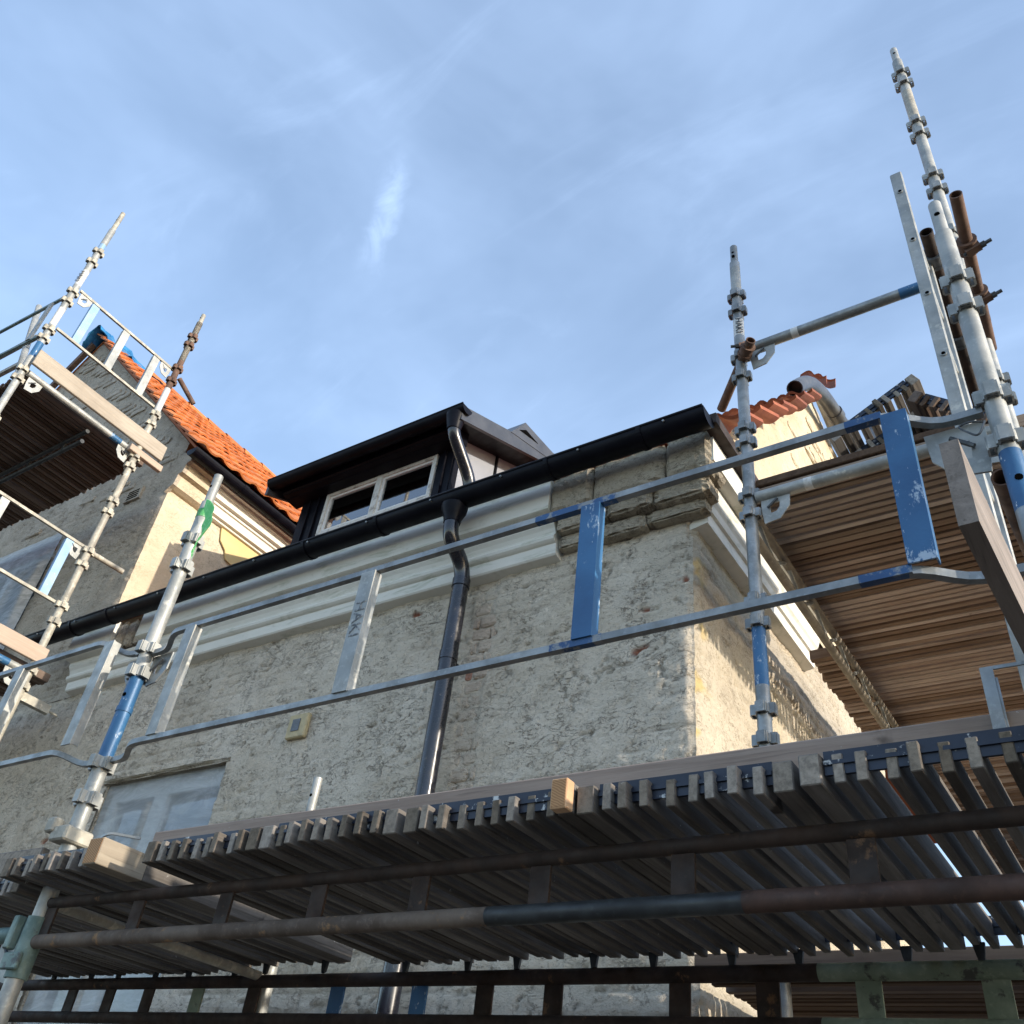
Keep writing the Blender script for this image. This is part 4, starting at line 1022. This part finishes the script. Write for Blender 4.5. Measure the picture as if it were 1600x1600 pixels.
ledger('white tube under the sunlit plank of the upper left platform', (-6.20, 1.73, 4.69), (-6.20, 2.73, 4.69), 'galvanised_pale', ((.77, .87, 'blue_paint'),))
ledger('white tube with a blue end under the lower left platform', (-6.20, 1.73, 2.63), (-6.20, 2.73, 2.63), 'galvanised_pale', ((.70, .87, 'blue_paint'),))
ledger('pale tube crossing under the platform from the left pole to the inner pole', (-3.055, 1.79, .652), (-3.08, 2.76, .652), 'galvanised_splashed', (), False, .018)
ledger('teal tube leaving the bottom left corner', (-3.09, 1.76, .555), (-6.1, 1.76, .555), 'steel_teal', (), True)
m = MB().tube((-6.17, 2.76, 3.665), (-6.15, 3.06, 3.665), .021, 14, None, .004)
one(m, 'rail_tube', 'galvanised_splashed', 'short tube stub poking from the left inner pole towards the gable', 'tube')
m = MB().bar((-6.20, 2.78, 2.46), (-6.16, 2.99, 2.44), .05, .06).tube((-6.16, 2.98, 2.44), (-6.15, 3.06, 2.43), .009, 8)
one(m, 'wall_tie', 'galvanised_splashed', 'splashed metal wall tie under the lower left platform', 'wall tie')

# lattice beams
def beam(label, pts_fn, L, zt, zb, mats, plates, chord=.024, pw=.05, upmats=None, low=None):
    """pts_fn(s) -> (x,y) along the beam"""
    x0, y0 = pts_fn(0); x1, y1 = pts_fn(L); d = Vector((x1 - x0, y1 - y0, 0)).normalized()
    t = thing('lattice_beam', label, 'scaffold beam', ((x0 + x1) / 2, (y0 + y1) / 2, zb), 'lattice beams')
    for z_ in (zt, zb):
        for a, b, mm in mats:
            if low: mm = 'rust_dark' if z_ == zt else low[0] if mm == 'rust_dark' else mm  # upper chord darker, lower one lighter: shade and light put into the colour
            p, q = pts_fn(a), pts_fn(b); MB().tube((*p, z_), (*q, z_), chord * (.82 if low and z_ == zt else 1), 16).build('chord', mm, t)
    for i, s_ in enumerate(plates):
        p = Vector((*pts_fn(s_), 0)); mm = upmats[i] if upmats else mats[0][2]
        a = p - d * pw / 2; b = p + d * pw / 2; n_ = Vector((-d.y, d.x, 0)) * .004
        m_ = MB(); vv = [q + Vector((0, 0, z_)) for z_ in (zb + chord * .6, zt - chord * .6) for q in (a - n_, b - n_, b + n_, a + n_)]
        m_.add(vv, [(3, 2, 1, 0), (4, 5, 6, 7), (0, 1, 5, 4), (1, 2, 6, 5), (2, 3, 7, 6), (3, 0, 4, 7)]).build('web_plate', mm, t)
    return t
fr = lambda s_: (-3.02 + s_, 1.75)
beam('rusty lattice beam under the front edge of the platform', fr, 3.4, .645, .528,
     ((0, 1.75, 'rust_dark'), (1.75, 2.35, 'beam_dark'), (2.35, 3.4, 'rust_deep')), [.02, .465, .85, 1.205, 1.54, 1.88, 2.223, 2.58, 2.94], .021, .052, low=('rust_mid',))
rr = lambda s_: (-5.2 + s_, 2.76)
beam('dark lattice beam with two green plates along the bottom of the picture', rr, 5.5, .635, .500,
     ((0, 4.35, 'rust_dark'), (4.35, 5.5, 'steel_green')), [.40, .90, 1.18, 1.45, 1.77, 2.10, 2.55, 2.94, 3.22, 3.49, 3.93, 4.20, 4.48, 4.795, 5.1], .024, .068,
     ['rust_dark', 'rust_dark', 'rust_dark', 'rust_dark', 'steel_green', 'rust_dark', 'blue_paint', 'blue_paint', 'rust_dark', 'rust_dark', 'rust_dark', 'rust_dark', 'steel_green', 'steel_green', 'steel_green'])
rb = lambda s_: (-1.075, 3.08 + s_)
t = beam('pale lattice beam carrying the right hand platform along the side wall', rb, 3.2, 2.60, 2.47, ((0, 3.2, 'galvanised_brown'),), [], .021)
for i in range(8):
    y0 = 3.2 + i * .38
    MB().polytube(bend([(-1.075, y0, 2.585), (-1.075, y0 + .16, 2.485), (-1.075, y0 + .32, 2.585)], .03), .010, 8).build('lacing', 'galvanised', t)

# deck panels of wooden slats
SLW, SLH, SLP, PW = .0205, .056, .0465, .470
def slat_mesh(L, w, h, mat, name='slat', e=.0018):
    return MB().bbox((-w / 2, 0, 0), (w / 2, L, h), e).mesh(name, mat)
SM = {}
def panel(label, loc, L, mat, rot=(0, 0, 0), group='slatted deck panels', n=8, width=PW, bearers=(.016, None), ends=None, name='deck_panel', cat='deck panel', seed=0, hooks=False, sw=None):
    """slats along local y, panel width along local x"""
    t = thing(name, label, cat, loc, group); t.rotation_euler = rot
    sw = sw or SLW; key = (round(L, 3), mat, sw)
    if key not in SM: SM[key] = (slat_mesh(L, sw, SLH, mat), slat_mesh(L, .040, SLH + .004, mat, 'edge_board', .0022))
    a, b = SM[key]; rs_ = random.Random(seed * 31 + 5)
    link('edge_board', b, t, (.024, rs_.uniform(-.008, .004), -.002)); link('edge_board', b, t, (width - .024, rs_.uniform(-.008, .004), -.001))
    x0, x1 = .024 + .046, width - .024 - .046; k_ = max(2, n)
    for i_ in range(k_):
        link('slat', a, t, (x0 + (x1 - x0) * i_ / (k_ - 1) + rs_.uniform(-.004, .004), rs_.uniform(-.016, .010), rs_.uniform(-.004, .003)), (rs_.uniform(-.004, .004), rs_.uniform(-.03, .03), rs_.uniform(-.005, .005)))
    for y in (bearers[0], L - .05 if bearers[1] is None else bearers[1]):
        key2 = ('b', round(width, 3))
        if key2 not in SM: SM[key2] = MB().box((.047, -.004, 0), (width - .047, .004, .046)).box((.047, .0041, .038), (width - .047, .022, .046)).box((.047, -.009, .018), (width - .047, -.0041, .026)).mesh('bearer', 'bearer_blue')
        link('bearer', SM[key2], t, (0, y, .0195))
    if hooks:
        if 'hook' not in SM: SM['hook'] = MB().prism([(-.016, .012), (.016, .012), (.010, -.030), (-.006, -.034)], 0, .012, 1).mesh('hook', 'beam_dark')
        for x in (.09, width - .10): link('hook', SM['hook'], t, (x + rs_.uniform(-.02, .02), L - .02, 0))
    return t
k = NB('bearer_blue', True)
c = k.mix(k.rng(k.noise(9, 5), .3, .7), (.012, .016, .030), (.022, .03, .05)); c = k.mix(k.rng(k.noise(30, 6, .7), .60, .66), c, (.5, .5, .48))
k.done(c, .4, .2)
ORD = ['first', 'second', 'third', 'fourth', 'fifth', 'sixth', 'seventh', 'eighth', 'ninth', 'tenth', 'eleventh', 'twelfth']
YF, ZF = 1.615, .686
fx = [-.045 - .0 + .0, -.515, -.985, -1.468, -1.94, -2.415, -2.90]
k_ = 0
for i, xr in enumerate([.43, -.035, -.512, -.983, -1.468, -1.938]):
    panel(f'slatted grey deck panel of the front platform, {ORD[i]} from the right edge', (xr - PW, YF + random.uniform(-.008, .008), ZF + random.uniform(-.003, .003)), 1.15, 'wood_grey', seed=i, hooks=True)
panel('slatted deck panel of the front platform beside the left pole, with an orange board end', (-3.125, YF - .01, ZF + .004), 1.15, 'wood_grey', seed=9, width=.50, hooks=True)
for i, xr in enumerate((-3.16, -3.64, -4.12)):
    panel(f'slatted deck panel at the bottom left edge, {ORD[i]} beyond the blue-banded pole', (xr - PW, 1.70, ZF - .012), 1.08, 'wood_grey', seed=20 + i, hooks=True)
def loose_board(label, x0, x1, y0, y1, z0, z1, mat, endmat, cat='board', fl=.17):
    t = thing('board', label, cat, ((x0 + x1) / 2, y0, z0))
    MB().bbox((x0, y0, z0), (x1, y0 + fl, z1), .002).build('timber', mat, t)
    MB().bbox((x0 + .001, y0 + fl + .0002, z0 + .001), (x1 - .001, y1, z1 - .001), .002).build('timber', 'wood_grey', t)  # rear in darker wood, the shade of its underside put into the colour
    MB().box((x0 + .003, y0 - .0012, z0 + .003), (x1 - .003, y0 - .0002, z1 - .003)).build('cut_end', endmat, t)
    return t
loose_board('board with a fresh orange end in the front platform by the left pole', -2.622, -2.555, YF - .055, 2.7, ZF - .006, ZF + .07, 'wood_plank', 'wood_cut')
loose_board('squared board with a fresh orange ringed end in the middle of the platform edge', -1.026, -.986, YF - .03, 2.7, ZF + .001, ZF + .066, 'wood_new', 'wood_cut', fl=.03)
# toe boards
def plank(label, a, b, mat, name='toe_board', e=.004, cat='plank'):
    return one(MB().bbox(a, b, e), name, mat, label, cat, 'toe boards')
plank('long brown toe board along the front edge of the platform', (-2.53, 1.700, .746), (.45, 1.730, .816), 'wood_toe')
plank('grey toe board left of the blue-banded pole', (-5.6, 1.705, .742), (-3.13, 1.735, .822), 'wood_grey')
plank('sunlit pale plank standing along the upper left platform end', (-6.165, 1.70, 4.745), (-6.135, 2.96, 4.90), 'wood_plank')
plank('lower sunlit plank under the pale plank of the upper left platform', (-6.165, 2.66, 4.64), (-6.12, 2.99, 4.70), 'wood_peach')
plank('peach coloured plank along the lower left platform end', (-6.165, 1.75, 2.70), (-6.135, 2.80, 2.82), 'wood_peach')
plank('brown plank lying on the front tube of the right hand platform', (-1.04, YR + .03, ZD + .066), (-.10, YR + .06, ZD + .105), 'wood_brown')
t = thing('board', 'dark timber plank jutting out close overhead at the right edge', 'plank', (-.085, 1.15, .83))
MB().bar((-.0870, 1.135, .9035), (-.0400, 2.3, .9035), .027, .155, (0, 0, 1)).build('timber', 'timber_dark', t)
# toe board bracket
m = MB().polybar([(-.158, 1.690, .74), (-.158, 1.690, .90), (-.12, 1.69, .905), (-.02, 1.69, .905)], .004, .018, (0, 1, 0))
m = MB().box((-.172, 1.688, .745), (-.150, 1.692, .902)).box((-.1495, 1.688, .895), (.05, 1.692, .902)).box((-.150, 1.692, .75), (-.146, 1.698, .88))
one(m, 'board_bracket', 'galvanised', 'bent steel bracket holding the toe board at the right edge', 'bracket')
m = MB().polybar(bend([(-2.64, 1.60, .745), (-2.64, 1.60, .775), (-2.60, 1.60, .785), (-2.53, 1.66, .782)], .02), .007, .007)
one(m, 'wire_hook', 'galvanised', 'thin wire hook over the orange-ended board', 'hook')

# right hand platform beside the house
for i in range(12):
    panel(f'reddish slatted deck panel seen from below on the right hand platform, {ORD[i]} from its front', (.05, 3.085 + i * .472, ZD), 1.15, 'wood_red' if i else 'wood_tan', (0, 0, PI / 2), 'right hand platform panels', seed=40 + i, sw=.031)
for i in range(3):
    panel(f'narrow slatted deck panel between beam and side wall, {ORD[i]} from the front', (-1.095, 4.42 + i * .472, ZD - .068), .17, 'wood_red', (0, 0, PI / 2), 'narrow inner panels', bearers=(.03, .14), seed=50 + i, sw=.031)
for i in range(4):
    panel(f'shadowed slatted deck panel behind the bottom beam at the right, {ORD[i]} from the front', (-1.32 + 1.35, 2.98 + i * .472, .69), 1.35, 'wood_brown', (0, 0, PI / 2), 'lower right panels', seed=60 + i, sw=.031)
# panels stacked on the right hand platform
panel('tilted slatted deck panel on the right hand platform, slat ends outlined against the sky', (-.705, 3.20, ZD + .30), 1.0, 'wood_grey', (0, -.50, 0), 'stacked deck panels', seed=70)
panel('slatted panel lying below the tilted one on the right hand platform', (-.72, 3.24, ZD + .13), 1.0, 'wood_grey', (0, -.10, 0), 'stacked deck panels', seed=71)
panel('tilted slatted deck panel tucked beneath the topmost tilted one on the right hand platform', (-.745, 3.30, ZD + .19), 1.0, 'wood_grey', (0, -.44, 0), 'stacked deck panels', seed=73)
panel('slatted deck panel leaning behind the ladder on the right hand platform', (-.36, 3.14, ZD + .36), .9, 'wood_brown', (.05, .75, .0), 'stacked deck panels', seed=72)

# left platforms
for i in range(6):
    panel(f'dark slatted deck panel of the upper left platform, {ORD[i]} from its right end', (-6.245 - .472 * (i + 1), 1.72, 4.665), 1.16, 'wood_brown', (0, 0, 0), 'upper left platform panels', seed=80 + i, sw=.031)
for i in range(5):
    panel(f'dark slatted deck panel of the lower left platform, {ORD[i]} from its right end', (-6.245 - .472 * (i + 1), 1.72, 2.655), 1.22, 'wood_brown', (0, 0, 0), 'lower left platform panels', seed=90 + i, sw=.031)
lb = lambda s_: (-6.26 - s_, 2.35)
beam('dark lattice beam under the upper left platform', lb, 2.8, 4.63, 4.52, ((0, 2.8, 'beam_dark'),), [.3, .8, 1.3, 1.8, 2.3], .018, .03)

# ladder, rusty tubes and their couplers at the right
ld = thing('ladder', 'pale metal ladder standing upright beside the thick pole at the right', 'ladder', (-.12, 2.1, GZ))
for y in (2.10, 2.48):
    MB().bbox((-.136, y, GZ), (-.096, y + .025, 3.115), .004).build('stile', 'galvanised_pale', ld)
for i in range(17):
    z_ = 2.995 - i * .282
    MB().tube((-.116, 2.0965, z_), (-.116, 2.51, z_), .0095, 12).build('rung', 'galvanised_pale', ld)
    MB().tube((-.116, 2.0955, z_), (-.116, 2.10, z_), .0058, 10).build('rung_hole', 'hole', ld)
def rusty(label, a, b, mat='rust', coup=(), r=.0245):
    a = Vector(a); b = Vector(b)
    t = thing('rusty_tube', label, 'tube', (a + b) / 2, 'rusty tubes')
    MB().tube(a, b, r, 18, None, .004).build('tube', mat, t)
    for f_, bolt_ in coup: coupler(t, a.lerp(b, f_), b - a, .033, 'steel_dark' if mat == 'rust_dark' else 'rust', bolt_)
    return t
rusty('dark rusty open-ended tube between the ladder and the thick pole', (-.081, 2.35, 3.05), (-.104, 3.40, 3.05), 'rust_dark', ((.13, (-1, -.2, .1)), (.55, (-1, -.2, 0))), .0235)
rusty('brown open-ended tube beside the tall slender pole, highest of the rusty tubes', (.047, 2.30, 3.13), (.008, 3.12, 3.13), 'rust', ((.30, (1, -.1, .2)), (.62, (1, -.1, .2))), .0225)
rusty('short rusty tie tube clamped to the corner pole above the gutter end', (-.965, 2.94, 3.52), (-1.27, 3.30, 3.50), 'rust', ((.14, (-1, -.4, 0)),), .024)
rusty('brown brace tube behind the rusty top of the left inner pole', (-6.14, 2.79, 5.60), (-6.10, 2.99, 5.44), 'rust', (), .022)
rusty('brown tube with open end under the blue section of the thick pole', (-.052, 1.86, 1.46), (-.02, 2.9, 1.50), 'rust', ())
t = thing('tube_coupler', 'dark bolted coupler low on the ladder beside the jutting plank', 'coupler', (-.075, 2.06, 1.28))
coupler(t, (-.075, 2.06, 1.25), (0, 0, 1), .034, 'steel_dark', (1, -.3, 0))
m = MB().polytube(bend([(-.05, 1.73, 1.52), (-.075, 1.72, 1.525), (-.11, 1.73, 1.53), (-.07, 1.715, 1.47), (-.05, 1.72, 1.515)], .02), .0025, 6)
one(m, 'tie_wire', 'bolt', 'black tie wire twisted round the frame end at the thick pole', 'wire')

# under-platform clamp and lower pole bits at the bottom left
t = thing('tube_coupler', 'teal bracket clamped on the left pole under the platform', 'coupler', (-3.055, 1.75, .5))
MB().tube((-3.055, 1.75, .42), (-3.055, 1.75, .60), .036, 16).build('clamp', 'steel_teal', t)
MB().bbox((-3.10, 1.705, .44), (-3.01, 1.72, .49), .004).bbox((-3.12, 1.70, .50), (-3.09, 1.73, .60), .004).build('wedge', 'steel_teal', t)

# green ribbon on the left pole
rb_ = MB(); pts = []
path = [(-3.025, 1.722, 2.30), (-2.985, 1.716, 2.27), (-2.945, 1.712, 2.20), (-2.925, 1.708, 2.14), (-2.93, 1.708, 2.08), (-2.975, 1.715, 2.01)]
wid = [.030, .060, .078, .078, .060, .010]
vv = []
for (x, y, z_), w_ in zip(bend(path, .03, 2), np.interp(np.linspace(0, 1, len(bend(path, .03, 2))), np.linspace(0, 1, 6), wid)):
    for s_ in (-1, 1): vv.append((x + s_ * w_ / 2, y - .010 * s_ + .006 * math.sin(z_ * 60), z_ + .012 * s_))
n = len(vv) // 2
rb_.add(vv, [(2 * i, 2 * i + 1, 2 * i + 3, 2 * i + 2) for i in range(n - 1)]); rb_.add([(x, y + .0015, z_) for x, y, z_ in vv], [(2 * i, 2 * i + 2, 2 * i + 3, 2 * i + 1) for i in range(n - 1)])
rb_.tube((-3.055, 1.75, 2.245), (-3.055, 1.75, 2.285), TR + .002, 16)
one(rb_, 'ribbon', 'ribbon_green', 'crumpled green plastic ribbon tied round the left front pole', 'ribbon')
